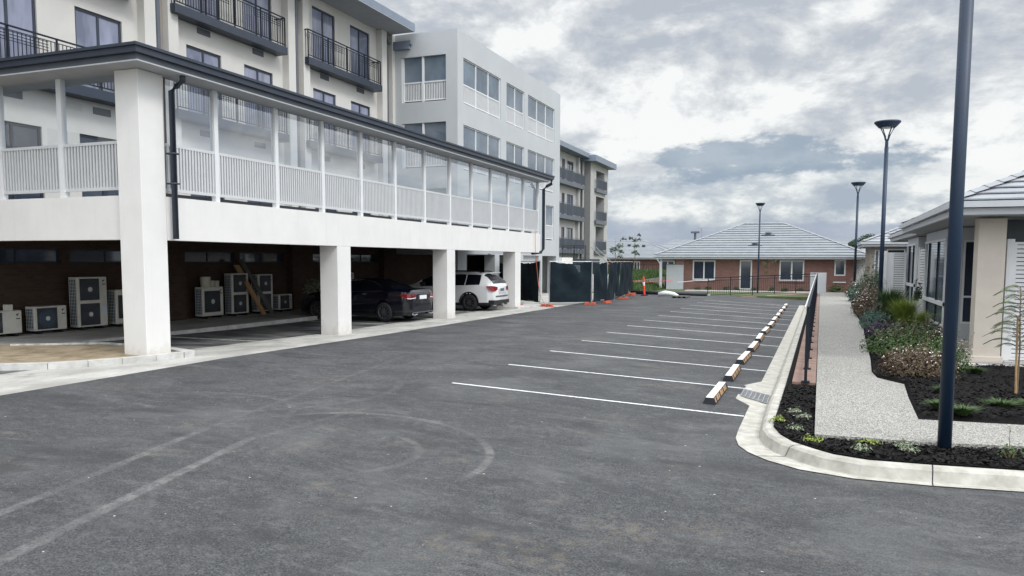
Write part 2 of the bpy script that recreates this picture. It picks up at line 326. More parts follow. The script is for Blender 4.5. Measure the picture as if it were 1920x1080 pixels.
M['leaf'] = leafm('leaf_green', (.025, .055, .018), (.09, .15, .045)); M['leaf_dk'] = leafm('leaf_dark', (.02, .045, .022), (.06, .10, .05))
M['leaf_red'] = leafm('leaf_red', (.055, .032, .024), (.125, .095, .055)); M['leaf_lime'] = leafm('leaf_lime', (.12, .19, .03), (.30, .36, .08))
M['leaf_silver'] = leafm('leaf_silver', (.16, .20, .13), (.34, .38, .27)); M['leaf_purple'] = leafm('leaf_purple', (.03, .025, .05), (.07, .06, .10))
M['leaf_blue'] = leafm('leaf_bluegreen', (.03, .075, .06), (.08, .15, .12)); M['flower'] = nmat('petal', (.75, .60, .60), .6, col2=(.85, .80, .78), scale=20)
M['bark'] = nmat('bark', (.20, .14, .09), .9, vary=.3, scale=20); M['stake'] = nmat('stake', (.42, .28, .15), .8, vary=.2)
M['rock'] = nmat('rock', (.35, .32, .28), .9, vary=.25, scale=6)
M['y_paint'] = nmat('yellow_paint', (.50, .25, .07), .6, vary=.15, scale=12); M['rubber'] = nmat('rubber', (.022, .026, .034), .75)
M['stop_white'] = nmat('stop_white', (.60, .59, .56), .7, col2=(.74, .73, .70), scale=9)
M['grey_plastic'] = nmat('pipe_black', (.02, .022, .028), .5); M['paper'] = nmat('sign_paper', (.55, .6, .62), .6)

# ------------------------------------------------------------------ helpers
class MB:
    def __init__(s): s.v = []; s.f = []; s.mi = []; s.cur = 0
    def add(s, vs, fs):
        b = len(s.v); s.v += [tuple(v) for v in vs]; s.f += [tuple(i+b for i in f) for f in fs]; s.mi += [s.cur]*len(fs); return s
    def box(s, x0, x1, y0, y1, z0, z1):
        x0, x1 = sorted((x0, x1)); y0, y1 = sorted((y0, y1)); z0, z1 = sorted((z0, z1))
        return s.add([(x0, y0, z0), (x1, y0, z0), (x1, y1, z0), (x0, y1, z0), (x0, y0, z1), (x1, y0, z1), (x1, y1, z1), (x0, y1, z1)],
                     [(0, 3, 2, 1), (4, 5, 6, 7), (0, 1, 5, 4), (1, 2, 6, 5), (2, 3, 7, 6), (3, 0, 4, 7)])
    def quad(s, *p): return s.add(p, [tuple(range(len(p)))])
    def bar(s, a, b, w, h=None):
        a, b = Vector(a), Vector(b); d = (b-a).normalized(); h = h or w
        up = Vector((0, 0, 1)) if abs(d.z) < .95 else Vector((0, 1, 0))
        r = d.cross(up).normalized()*w/2; u = r.cross(d).normalized()*h/2
        vs = [p+i*r+j*u for p in (a, b) for i, j in ((-1, -1), (1, -1), (1, 1), (-1, 1))]
        return s.add(vs, [(0, 1, 2, 3), (7, 6, 5, 4), (0, 4, 5, 1), (1, 5, 6, 2), (2, 6, 7, 3), (3, 7, 4, 0)])
    def tube(s, pts, r, n=8, cap=True):
        pts = [Vector(p) for p in pts]; rs = r if isinstance(r, (list, tuple)) else [r]*len(pts); vs = []; fs = []
        for i, p in enumerate(pts):
            d = (pts[min(i+1, len(pts)-1)]-pts[max(i-1, 0)]).normalized(); up = Vector((0, 0, 1)) if abs(d.z) < .9 else Vector((0, 1, 0))
            a = d.cross(up).normalized(); b = a.cross(d)
            vs += [p+rs[i]*(a*cos(2*pi*k/n)+b*sin(2*pi*k/n)) for k in range(n)]
        for i in range(len(pts)-1):
            fs += [(i*n+k, i*n+(k+1) % n, (i+1)*n+(k+1) % n, (i+1)*n+k) for k in range(n)]
        if cap: fs += [tuple(range(n))[::-1], tuple(range(len(vs)-n, len(vs)))]
        return s.add(vs, fs)
    def cyl(s, c, ax, r, h, n=24, r2=None):
        c = Vector(c); d = {'x': Vector((1, 0, 0)), 'y': Vector((0, 1, 0)), 'z': Vector((0, 0, 1))}[ax]
        return s.tube([c-d*h/2, c+d*h/2], [r, r2 if r2 is not None else r], n)
    def prism(s, poly, z0, z1):
        n = len(poly); z0f = z0 if callable(z0) else (lambda x, y: z0); z1f = z1 if callable(z1) else (lambda x, y: z1)
        vs = [(x, y, z0f(x, y)) for x, y in poly]+[(x, y, z1f(x, y)) for x, y in poly]
        return s.add(vs, [tuple(range(n))[::-1], tuple(range(n, 2*n))]+[(i, (i+1) % n, n+(i+1) % n, n+i) for i in range(n)])
    def loft(s, secs):
        n = len(secs[0]); vs = [p for c in secs for p in c]
        return s.add(vs, [(i*n+k, i*n+k+1, (i+1)*n+k+1, (i+1)*n+k) for i in range(len(secs)-1) for k in range(n-1)])
    def build(s, name, mat, parent=None, bevel=0, smooth=False):
        me = bpy.data.meshes.new(name); off = parent_origin(parent)
        me.from_pydata([(v[0]-off[0], v[1]-off[1], v[2]-off[2]) for v in s.v], [], s.f)
        for m_ in (mat if isinstance(mat, (list, tuple)) else [mat]): me.materials.append(m_)
        if any(s.mi):
            for p, i in zip(me.polygons, s.mi): p.material_index = i
        bm = bmesh.new(); bm.from_mesh(me); bmesh.ops.recalc_face_normals(bm, faces=bm.faces); bm.to_mesh(me); bm.free()
        if smooth:
            for p in me.polygons: p.use_smooth = True
        o = bpy.data.objects.new(name, me); COL.objects.link(o); o.parent = parent
        if bevel:
            b = o.modifiers.new('bevel', 'BEVEL'); b.width = bevel; b.segments = 2; b.limit_method = 'ANGLE'
        return o
def parent_origin(p):
    t = Vector((0, 0, 0))
    while p is not None: t += p.location; p = p.parent
    return t
def tag(o, label=None, cat=None, group=None, kind=None):
    if label: o['label'] = label
    if cat: o['category'] = cat
    if group: o['group'] = group
    if kind: o['kind'] = kind
    return o
def thing(name, label, cat, loc=(0, 0, 0), group=None, rz=0):
    o = bpy.data.objects.new(name, None); COL.objects.link(o); o.location = loc; o.rotation_euler = (0, 0, rz); o.empty_display_size = .1
    return tag(o, label, cat, group)
def dup(root, loc, label, rz=None, scale=None):
    def cp(o, par):
        c = o.copy(); COL.objects.link(c); c.parent = par
        for ch in list(o.children): cp(ch, c)
        return c
    c = cp(root, None); c.location = loc; c['label'] = label
    if rz is not None: c.rotation_euler = (0, 0, rz)
    if scale is not None: c.scale = scale
    return c
def struct(mb, name, mat, smooth=False): return tag(mb.build(name, mat, None, smooth=smooth), kind='structure')
def wall(mb, ax, c, sgn, u0, u1, z0, z1, holes=(), depth=.14):
    """wall face on plane ax=c facing sgn, holes (u0,u1,z0,z1) with reveals going inward"""
    us = sorted({u0, u1, *[h[0] for h in holes], *[h[1] for h in holes]}); zs = sorted({z0, z1, *[h[2] for h in holes], *[h[3] for h in holes]})
    us = [u for u in us if u0 <= u <= u1]; zs = [z for z in zs if z0 <= z <= z1]
    P = (lambda u, z, d=0: (c-sgn*d, u, z)) if ax == 'x' else (lambda u, z, d=0: (u, c-sgn*d, z))
    for i in range(len(us)-1):
        for j in range(len(zs)-1):
            mu, mz = (us[i]+us[i+1])/2, (zs[j]+zs[j+1])/2
            if any(h[0] < mu < h[1] and h[2] < mz < h[3] for h in holes): continue
            mb.quad(P(us[i], zs[j]), P(us[i+1], zs[j]), P(us[i+1], zs[j+1]), P(us[i], zs[j+1]))
    for a, b, p, q_ in holes:
        for (ua, za), (ub, zb) in (((a, p), (b, p)), ((b, p), (b, q_)), ((b, q_), (a, q_)), ((a, q_), (a, p))):
            mb.quad(P(ua, za), P(ub, zb), P(ub, zb, depth), P(ua, za, depth))
def window(parent, ax, c, sgn, u0, u1, z0, z1, nu=2, fr=.06, glass='glass', frame='black_steel', depth=.06, transoms=(), name='window', fd=.05):
    """frame with panes, front of frame set back depth behind plane c"""
    f = MB(); g = MB(); d0 = c-sgn*depth; d1 = d0-sgn*fd
    def B(mb, a, b, p, q_, e0=d0, e1=d1):
        if ax == 'x': mb.box(e0, e1, a, b, p, q_)
        else: mb.box(a, b, e0, e1, p, q_)
    B(f, u0, u1, z0, z0+fr); B(f, u0, u1, z1-fr, z1); B(f, u0, u0+fr, z0+fr, z1-fr); B(f, u1-fr, u1, z0+fr, z1-fr)
    for k in range(1, nu):
        u = u0+(u1-u0)*k/nu; B(f, u-fr*.55, u+fr*.55, z0+fr, z1-fr)
    for t in transoms: B(f, u0+fr, u1-fr, t-fr/2, t+fr/2, d0-sgn*.004, d1)
    w = f.build(name, M[frame], parent)
    B(g, u0+fr*.5, u1-fr*.5, z0+fr*.5, z1-fr*.5, d0-sgn*fd*.55, d0-sgn*fd*.75); g.build('pane', M[glass], w)
    return w
def railing_mesh(a, b, h, post_every=1.4, bal=.11, t=.016, base=.08, rail=.04, gap=0.0):
    mb = MB(); a, b = Vector(a), Vector(b); d = b-a; n = max(1, int(round(d.length/post_every))); u = Vector((0, 0, 1))
    for i in range(n+1):
        p = a+d*i/n; mb.bar(p, p+u*h, .04)
    mb.bar(a+u*h, b+u*h, rail, rail); mb.bar(a+u*(h-.1), b+u*(h-.1), .02, .02); mb.bar(a+u*base, b+u*base, .03, .03)
    k = int(d.length/bal)
    for i in range(1, k):
        p = a+d*i/k; mb.bar(p+u*base, p+u*(h-.1), t)
    return mb

# ------------------------------------------------------------------ ground, car park, paths
def zg(x): return -.004 if x < -5.8 else (-.004+(x+5.8)/4.82*-.211 if x < -.98 else -.215)
def zl(y): return .09*(1 if y < 12.5 else max(0, 1-(y-12.5)/6))
g = MB(); g.quad((-1500, -300, -.5), (1500, -300, -.5), (1500, 2500, -.5), (-1500, 2500, -.5)); struct(g, 'ground', M['land'])
g = MB(); ys = [-14, 0, 6, 10, 12.5, 14, 16, 18.6, 24, 32, 50.4]
def edge_x(y): return -11.08 if y < 8 else (-11.08-(y-8)/10*.34 if y < 18 else -11.42+(y-18)/14*.34 if y < 32 else -11.08)
xt = lambda y: [edge_x(y), -9.8, -8.2, -5.8, -.98, 40]
g.loft([[(xt(y)[i], y, zg(xt(y)[i])+(zl(y) if i == 0 else zl(y)*.5 if i == 1 else 0)) for y in ys] for i in range(6)]); struct(g, 'car_park', M['asphalt'])
g = MB()
for k in range(13):
    y = 12.0+2.61*k; xs = [-5.8, -3.4, -.99]
    g.loft([[(x, y-.038, zg(x)+.004), (x, y+.038, zg(x)+.004)] for x in xs])
struct(g, 'parking_lines', M['white_line'])
g = MB(); g.loft([[(edge_x(y)+.002, y, zl(y)) for y in ys[:-1]+[50]], [(-13.15, y, zl(y)) for y in ys[:-1]+[50]]]); struct(g, 'concrete_apron', M['apron'])
g = MB(); g.loft([[(x, y, zl(y)*f-.002) for y in [-14, 12.5, 14, 16, 18.6, 34.5]] for x, f in ((-13.15, 1), (-16.4, 1), (-16.6, 0), (-40, 0))]); struct(g, 'parking_bay_floor', M['bayfloor'])
g = MB(); g.quad((-13.15, 34.5, -.003), (-13.15, 50, -.003), (-40, 50, -.003), (-40, 34.5, -.003)); struct(g, 'service_yard', M['apron'])
g = MB()
for y in (15.95, 22.35, 28.95): g.box(-16.3, -12.1, y-.045, y+.045, zl(y)-.02, zl(y)+.006)
struct(g, 'covered_bay_lines', M['line_worn'])
g = MB(); g.box(-19.6, -16.55, 11.3, 33, -.1, .12); struct(g, 'wall_footpath', M['apron'])
g = MB(); y = 9.0
while y < 32.5: g.box(-16.548, -16.4, y, y+2.38, -.1, .125); y += 2.4
struct(g, 'wall_kerb', M['kerb_old'])
# corner island round the big column
isl = [(x*.957, y*.957) for x, y in ((-20.5, 8.1), (-16, 9.25), (-14.21, 10.04), (-13.53, 10.49), (-13.15, 11.05), (-12.87, 11.6), (-12.66, 12.25), (-12.53, 12.87))]
def offset(poly, d):
    out = []
    for i, p in enumerate(poly):
        a = Vector(poly[max(0, i-1)]); b = Vector(poly[min(len(poly)-1, i+1)]); t = (b-a).normalized(); n = Vector((-t.y, t.x)); out.append((p[0]+n.x*d, p[1]+n.y*d))
    return out
inn = offset(isl, .17)
g = MB(); m_ = MB()
for i in range(len(isl)-1):
    a, b, c, d = isl[i], isl[i+1], inn[i+1], inn[i]
    def lerp(p, q_, t): return (p[0]+(q_[0]-p[0])*t, p[1]+(q_[1]-p[1])*t)
    g.prism([a, lerp(a, b, .985), lerp(d, c, .985), d], -.05, .205)
g.prism([(-11.99, 12.34), (-12.0, 12.62), (-12.38, 12.80), (-13.4, 13.1), (-13.4, 12.9), (-12.18, 12.45), (-12.16, 12.34)], -.05, .205)
struct(g, 'island_kerb', M['kerb_old'])
g = MB(); g.prism(inn+[(-12.2, 12.5), (-13.4, 12.95), (-15.0, 13.0), (-16.3, 12.2), (-20, 11.3)], 0, .175); struct(g, 'dirt_bed', M['dirt'])
g = MB(); g.bar((-13.2, 13.0, .15), (-15.0, 13.08, .15), .06, .12); g.bar((-15.0, 13.08, .15), (-16.6, 12.0, .15), .06, .12); struct(g, 'island_edging', M['line_worn'])
g = MB(); g.prism([(-12.2, 31.8), (-11.95, 32.1), (-11.95, 34.3), (-12.3, 34.7), (-13.2, 34.7), (-13.2, 31.8)], -.05, .08); struct(g, 'column_plinth_kerb', M['kerb_old'])

# right hand kerb: sections outer lip, flow line, top front, top back
side = [[(-.98, y, -.205), (-.72, y, -.2105), (-.655, y, -.10), (-.62, y, -.075), (-.50, y, -.07), (-.50, y, -.3)] for y in (44.2, 30, 20, 15.7)]
side.append([(-.98, 15.6, -.205), (-.72, 15.6, -.2105), (-.655, 15.6, -.10), (-.62, 15.6, -.075), (-.50, 15.6, -.07), (-.50, 15.6, -.3)])
side.append([(-.98, 12.4, -.205), (-.73, 12.4, -.2105), (-.67, 12.4, -.10), (-.63, 12.4, -.075), (-.51, 12.4, -.07), (-.51, 12.4, -.3)])
front = [((-.97, 10.9), (-.52, 11.1)), ((-.955, 10.43), (-.50, 10.66)), ((-.88, 10.02), (-.40, 10.22)), ((-.74, 9.70), (-.24, 9.86)), ((-.50, 9.38), (-.02, 9.60)), ((-.14, 9.09), (.20, 9.38)), ((.4, 8.92), (.55, 9.25)), ((1.14, 8.93), (1.17, 9.28)), ((1.17, 8.935), (1.20, 9.285)), ((1.97, 9.04), (2.03, 9.38)), ((4, 9.34), (4.05, 9.68)), ((9, 10.1), (9.05, 10.44))]
for o_, b_ in front:
    o_ = Vector(o_); b_ = Vector(b_); d = (b_-o_); Ln = d.length; t = d/Ln; tw = .13; fx = Ln-tw
    pts = [(0, -.205), (fx-.07, -.2105), (fx-.02, -.10), (fx+.02, -.075), (Ln, -.07), (Ln, -.3)]
    side.append([(o_.x+t.x*a, o_.y+t.y*a, z) for a, z in pts])
g = MB(); g.loft(side); k = struct(g, 'kerb_and_gutter', M['kerb'], smooth=False)
g = MB(); g.prism([(-.97, 15.62), (-1.43, 14.62), (-1.46, 13.95), (-.965, 12.85), (-.965, 12.4), (-.74, 12.4), (-.74, 15.62)], -.3, lambda x, y: -.203 if x < -.9 else -.2095); struct(g, 'gutter_apron', M['kerb'])
g = MB()
def joint(o_, b_):
    o_ = Vector(o_); b_ = Vector(b_); Ln = (b_-o_).length; t = (b_-o_)/Ln; nn = Vector((-t.y, t.x)); fx = Ln-.13; secs = []
    for a, zz_ in ((0, -.202), (fx-.07, -.2075), (fx-.023, -.10), (fx+.018, -.072), (Ln-.01, -.067)):
        p = o_+t*a; secs.append([(p.x-nn.x*.006, p.y-nn.y*.006, zz_), (p.x+nn.x*.006, p.y+nn.y*.006, zz_)])
    g.loft(secs)
joint((1.15, 8.93), (1.18, 9.282)); joint((-.62, 9.54), (-.13, 9.73))
struct(g, 'kerb_joint', M['black_steel'])
path = [(0, 10.07), (1.40, 10.13), (2.25, 10.33), (9, 11.25), (9, 12.5), (2.5, 11.68), (1.28, 11.57), (1.33, 13.4), (1.40, 14.85), (1.22, 15.15), (1.02, 15.5), (.97, 16.3), (1.07, 18.6), (1.17, 22.6), (1.36, 28.3), (1.36, 35.8), (1.6, 49), (1.85, 57.5), (2.6, 58.8), (0, 58.8)]
g = MB(); g.prism(path, -.12, 0.0); struct(g, 'footpath', M['path'])
g = MB(); g.prism([(-.505, 10.67), (-.40, 10.24), (-.24, 9.88), (-.02, 9.62), (.20, 9.40), (.55, 9.27), (1.17, 9.30), (2.03, 9.40), (4.05, 9.70), (9.05, 10.46), (9, 14), (14, 30), (14, 58), (-.495, 58), (-.5, 12.4)], -.3, -.055)
g.cur = 0; struct(g, 'garden_bed', M['mulch'])
def bumpy(x, y): return .045*sin(x*2.1+y*.7)+.03*sin(y*3.3-x)+random.uniform(-.012, .012)
g = MB(); nx, ny = 46, 70
def edgex(y):
    pts = [(11.65, 1.32), (13.4, 1.36), (14.85, 1.43), (15.15, 1.27), (15.5, 1.05), (16.3, 1.0), (18.6, 1.1), (22.6, 1.2), (28.3, 1.39), (35.8, 1.39), (49, 1.63), (57.5, 1.88)]
    for (a, b), (c, d) in zip(pts, pts[1:]):
        if a <= y <= c: return b+(d-b)*(y-a)/(c-a)
    return 1.9
rows = []
for j in range(ny+1):
    y = 11.72+(57-11.72)*(j/ny)**1.8; x0 = edgex(y)
    row = []
    for i in range(nx+1):
        t = i/nx; x = x0+(8-x0)*t**1.5; yy = y + (max(0, (x-1.3))*.13 if j == 0 else max(0, (x-1.3))*.13*max(0, 1-(y-11.72)/3))
        e = min(1, (x-x0)/.35)*min(1, (y-11.72)/.3+.05)
        row.append((x, yy, -.045+e*(.075+bumpy(x, y)*.6)))
    rows.append(row)
g.loft(rows); struct(g, 'mulch_bed', M['mulch'])
# bark chips
g = MB()
def inside(poly, x, y):
    c = False; n = len(poly)
    for i in range(n):
        (x1, y1), (x2, y2) = poly[i], poly[i-1]
        if (y1 > y) != (y2 > y) and x < (x2-x1)*(y-y1)/(y2-y1)+x1: c = not c
    return c
bedfront = [(-.50, 10.67), (-.40, 10.26), (-.24, 9.9), (-.02, 9.64), (.20, 9.42), (.55, 9.29), (1.17, 9.32), (2.03, 9.42), (4.05, 9.72), (4.05, 10.55), (2.25, 10.31), (0, 10.05), (0, 14.3), (-.48, 14.3)]
def chip(x, y, z):
    a = random.uniform(0, pi); l = random.uniform(.012, .038); w = random.uniform(.005, .014); t = random.uniform(-.5, .5); s_ = random.uniform(-.6, .6)
    dx, dy = cos(a), sin(a)
    g.quad((x-dx*l-dy*w, y-dy*l+dx*w, z-t*l+s_*w), (x+dx*l-dy*w, y+dy*l+dx*w, z+t*l+s_*w), (x+dx*l+dy*w, y+dy*l-dx*w, z+t*l-s_*w), (x-dx*l+dy*w, y-dy*l-dx*w, z-t*l-s_*w))
n = 0
while n < 5200:
    x, y = random.uniform(-.5, 3.2), random.uniform(9.3, 14.3)
    if inside(bedfront, x, y): chip(x, y, -.045+random.uniform(0, .018)); n += 1
for _ in range(9000):
    y = random.uniform(11.9, 20); x = edgex(y)+.03+random.random()**1.2*3.0
    if y < 11.72+(x-1.3)*.13+.1: continue
    chip(x, y, .035+.03*sin(x*2.1+y*.7)*.9+random.uniform(-.01, .025))
tag(g.build('bark_chips', M['chip']), 'black bark mulch chips loose over the garden beds', 'mulch', kind='stuff')
g = MB(); g.box(-.40, -.012, 14.5, 58.5, -.25, -.012)
struct(g, 'brick_paver_edge', M['paver'])
# ramp / grass at the far end
g = MB(); g.prism([(-11.8, 50.4), (-6.2, 50.4), (-.5, 50.4), (-.5, 58), (-.5, 80), (-30, 80), (-30, 62), (-14, 56)], -.45, lambda x, y: -.02 if y < 70 else .0); struct(g, 'lawn', M['grass'])
g = MB(); g.prism([(-6.3, 47.6), (-.52, 53.6), (-.52, 54.2), (-6.3, 49.4)], -.4, lambda x, y: -.12 if x < -5 else .06); struct(g, 'ramp', M['paver'])
g = MB(); g.bar((-11.4, 50.3, -.02), (-6.3, 49.2, -.02), .3, .22); struct(g, 'far_kerb', M['kerb'])
g = MB(); g.box(-9, 0, 56.6, 58.2, -.3, .03); struct(g, 'house_footpath', M['apron'])
# grassy mound left of the brick house
g = MB(); rows = []
for j in range(25):
    y = 52+j*1.9; row = []
    for i in range(25):
        x = -10.8-i*1.1; t = min(1, max(0, (y-53)/24)); e = min(1, max(0, (-10.8-x)/1.6)); row.append((x, y, -.1+1.15*t*e+.05*sin(x*1.7+y)+random.uniform(-.03, .03)))
    rows.append(row)
g.loft(rows); struct(g, 'grass_mound', M['grass'])

# ------------------------------------------------------------------ wheel stops
ws = thing('wheel_stop', 'nearest rubber wheel stop with yellow and black stripes beside the drain grate', 'wheel stop', (-1.58, 13.55, zg(-1.58)), 'wheel stops along the kerb')
x, y0_, z = -1.58, 13.55, zg(-1.58)
b = MB(); h = .105; hl = .89
prof = [(-.1, 0), (-.1, .02), (-.062, h), (.062, h), (.1, .02), (.1, 0)]
vs = []
for yy, ins in ((-hl, 0), (-hl+.04, 1), (hl-.04, 1), (hl, 0)):
    pass
secs = [[(x+a*1.0, y0_+yy, z+c) for a, c in prof] for yy in (-hl+.0, hl-.0)]
b.loft(secs); b.add(secs[0], [(0, 1, 2, 3, 4, 5)]); b.add(secs[1], [(5, 4, 3, 2, 1, 0)]); b.build('body', M['rubber'], ws, bevel=.01)
b = MB(); b.box(x-.060, x+.060, y0_-hl+.01, y0_+hl-.01, z+h+.001, z+h+.006); b.build('top_strip', M['stop_white'], ws)
b = MB(); b2 = MB()
def side_patch(mb, ya, yb, sk=.05):
    for sg in (1, -1):
        p = lambda yy, t: (x+sg*(.1+.002-(.038)*t), yy, z+.022+(h-.022)*t)
        mb.quad(p(ya, .08), p(yb, .08), p(yb+sk, .93), p(ya+sk, .93))
k = 0; yy = -hl+.04
while yy < hl-.2:
    side_patch(b, y0_+yy, y0_+yy+.10)
    side_patch(b2, y0_+yy+.135, y0_+yy+.165) if k % 2 else None
    
    yy += .235; k += 1
b.build('yellow_stripe', M['y_paint'], ws)
b2.build('white_stripe', M['stop_white'], ws)
ords = ['second', 'third', 'fourth', 'fifth', 'sixth', 'seventh', 'eighth', 'ninth', 'tenth', 'eleventh', 'farthest']
for k in range(1, 12):
    c = dup(ws, (-1.58+random.uniform(-.02, .02), 13.55+2.61*k+random.uniform(-.05, .05), z), f'striped wheel stop, {ords[k-1]} in the row counting from the drain grate', rz=random.uniform(-.015, .015))

# drain grate
dg = thing('drain_grate', 'galvanised storm drain grate set in the kerb gutter apron', 'drain grate', (-.97, 13.8, -.2))
c0 = Vector((-1.20, 14.45, -.198)); c1 = Vector((-.735, 13.95, -.198)); c3 = Vector((-1.20, 13.75, -.198)); c2 = Vector((-.735, 13.15, -.198))
P_ = lambda u, v: (c0*(1-u)+c1*u)*(1-v)+(c3*(1-u)+c2*u)*v
b = MB(); b.quad(*[p+Vector((0, 0, .001)) for p in (c0, c1, c2, c3)]); b.build('pit', M['trim'], dg)
b = MB()
for i in range(0, 13, 2): b.bar(P_(i/12, 0)+Vector((0, 0, .006)), P_(i/12, 1)+Vector((0, 0, .006)), .013, .012)
for i in range(7): b.bar(P_(0, i/6)+Vector((0, 0, .005)), P_(1, i/6)+Vector((0, 0, .005)), .016, .012)
for i in range(6):
    for j in range(6): b.bar(P_(i/6, j/6)+Vector((0, 0, .0055)), P_((i+1)/6, (j+1)/6)+Vector((0, 0, .0055)), .008, .01)
b.build('grate_bars', M['galv'], dg)

# ------------------------------------------------------------------ main apartment building
AB = thing('apartment_building', 'cream apartment building with dark balconies and slate downpipes above the car park', 'building', (-19.6, 20, 0))
XW = -19.6
bays = [12.72-6.93*2, 12.72-6.93, 12.72, 19.65, 26.58]
holes = []; wins = []
for by in bays:
    for a, b_ in ((1.0, 2.62), (3.78, 5.38)):
        for z0, z1 in ((3.36, 5.62), (6.86, 9.12), (10.11, 12.40)):
            holes.append((by+a, by+b_, z0, z1)); wins.append((by+a, by+b_, z0, z1))
        holes.append((by+a-.5, by+b_+.4, 1.98, 2.36))
g = MB(); wall(g, 'x', XW, 1, -8, 33.9, 2.9, 12.8, [h_ for h_ in holes if h_[2] > 2.5]); wall(g, 'y', 33.9, 1, -34, XW, 0, 12.8); wall(g, 'y', -8, -1, -34, XW, 0, 12.8)
g.build('wall', M['render_cream'], AB)
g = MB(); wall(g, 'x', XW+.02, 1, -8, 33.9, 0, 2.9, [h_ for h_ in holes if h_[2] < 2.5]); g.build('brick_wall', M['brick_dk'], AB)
for a, b_, z0, z1 in wins: window(AB, 'x', XW, 1, a, b_, z0, z1, 2, fr=.07, glass='glass_blue_reflect' if z1 > 6 else 'glass', frame='slate', name='balcony_door', depth=.05)
for h_ in holes:
    if h_[2] < 2.5: window(AB, 'x', XW, 1, *h_, 2, fr=.04, glass='glass', frame='slate', name='highlight_window')
for i, by in enumerate(bays):
    for lv, z0 in ((2, 6.85), (3, 10.1)):
        s_ = MB(); y0, y1 = by+.05, by+5.65
        s_.box(XW, -19.1, y0, y1, z0-.27, z0); sl = s_.build('balcony', M['slate'], AB)
        rm = railing_mesh((-19.14, y0+.02, z0), (-19.14, y1-.1, z0), 1.06, 1.4, .115)
        rm.bar((XW, y0+.02, z0+1.06), (-19.14, y0+.02, z0+1.06), .04); rm.bar((XW, y1-.1, z0+1.06), (-19.14, y1-.1, z0+1.06), .04)
        for t in range(1, 4):
            for yy in (y0+.02, y1-.1): rm.bar((-19.14-t*.11, yy, z0), (-19.14-t*.11, yy, z0+1.06), .016)
        # denser woven panels in front of the doors
        for a, b_ in ((1.0, 2.62), (3.78, 5.38)):
            for r_ in range(4):
                zc = z0+.93-r_*.075; rm.bar((-19.15, by+a+.05, zc), (-19.15, by+b_-.05, zc), .012, .018)
        rm.build('railing', M['black_steel'], sl)
    for a in (1.5, 4.25):
        for z0 in (6.24, 9.60):
            v = MB(); v.box(XW, XW+.02, by+a, by+a+.6, z0, z0+.2)
            for t in range(5): v.box(XW+.02, XW+.03, by+a+.02, by+a+.58, z0+.02+t*.036, z0+.04+t*.036)
            v.build('vent', M['slate2'], AB)
pil = [(11.35, 11.77, 12.12, 12.62)]
for k in (-1, 0, 1, 2, 3):
    y = 18.70+6.95*(k-0) if k < 3 else None
    if k == 3: continue
    p = MB(); p.box(XW, -19.3, y-.03, y+.40, 3.3, 12.75); p.build('pilaster', M['render_cream'], AB)
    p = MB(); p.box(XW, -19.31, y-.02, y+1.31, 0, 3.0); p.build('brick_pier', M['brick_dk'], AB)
    p = MB(); p.box(XW, -19.3, y+.90, y+1.32, 3.3, 12.75); p.build('pilaster', M['render_cream'], AB)
    p = MB(); p.box(XW, -19.52, y+.40, y+.90, 3.3, 12.75); p.build('recess_panel', M['taupe'], AB)
    p = MB(); p.tube([(-19.42, y+.58, 3.3), (-19.42, y+.58, 12.6)], .085, 10); p.box(-19.54, -19.26, y+.46, y+.72, 12.25, 12.42); p.build('downpipe', M['slate2'], AB)
r_ = MB(); r_.box(-36, -18.1, -9, 33.55, 12.76, 12.775); r_.build('soffit', M['soffit'], AB)
r_ = MB(); r_.box(-18.25, -18.1, -9, 33.55, 12.775, 13.13); r_.box(-36, -18.25, 33.40, 33.55, 12.775, 13.13); r_.build('fascia', M['blueroof'], AB)
r_ = MB(); r_.loft([[(-18.15, -9, 13.1), (-18.15, 33.5, 13.1)], [(-26, -9, 15.6), (-26, 26, 15.6)], [(-34, -9, 13.1), (-34, 33.5, 13.1)]]); r_.add([(-18.15, 33.5, 13.1), (-26, 26, 15.6), (-34, 33.5, 13.1)], [(0, 1, 2)]); r_.build('roof', M['blueroof'], AB)
r_ = MB(); r_.box(-24, -18.35, 33.56, 34.6, 12.25, 12.42); r_.box(-24, -18.45, 33.56, 34.6, 12.05, 12.25); r_.build('lower_eave', M['blueroof'], AB)
r_ = MB(); r_.tube([(-19.2, 33.98, 3), (-19.2, 33.98, 12.2)], .09, 10); r_.build('downpipe', M['slate2'], AB)

# ------------------------------------------------------------------ raised terrace over the car park
TW = thing('terrace', 'white rendered raised terrace with slatted and glazed screen over the parking bays', 'terrace', (-12.4, 20, 0))
XF, YE = -12.4, 11.85
g = MB(); g.box(-13.0, XF, 11.77, 12.39, .15, 5.76); g.build('corner_column', M['render'], TW, bevel=.012)
for y in (18.44, 25.28, 32.0):
    g = MB(); g.box(-12.98, XF-.002, y, y+.655, -.05, 2.475); g.build('column', M['render'], TW, bevel=.01)
g = MB(); g.box(-12.75, XF, 12.39, 35.25, 2.475, 3.35); g.build('beam', M['render'], TW)
g = MB(); g.box(-19.5, -13.0, YE, YE+.32, 2.475, 3.35); g.build('end_beam', M['render'], TW)
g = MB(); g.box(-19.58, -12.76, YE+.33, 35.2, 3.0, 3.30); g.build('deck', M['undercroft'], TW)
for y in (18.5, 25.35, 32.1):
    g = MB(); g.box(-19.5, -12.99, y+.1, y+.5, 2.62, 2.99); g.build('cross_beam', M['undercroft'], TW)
for y in (18.5, 25.35, 32.1):
    for xx in (-16.35,):
        pass
edges = [12.52, 13.99, 16.05, 17.97, 19.86, 21.81, 23.78, 25.72, 27.61, 29.5, 31.38, 33.22, 35.16]
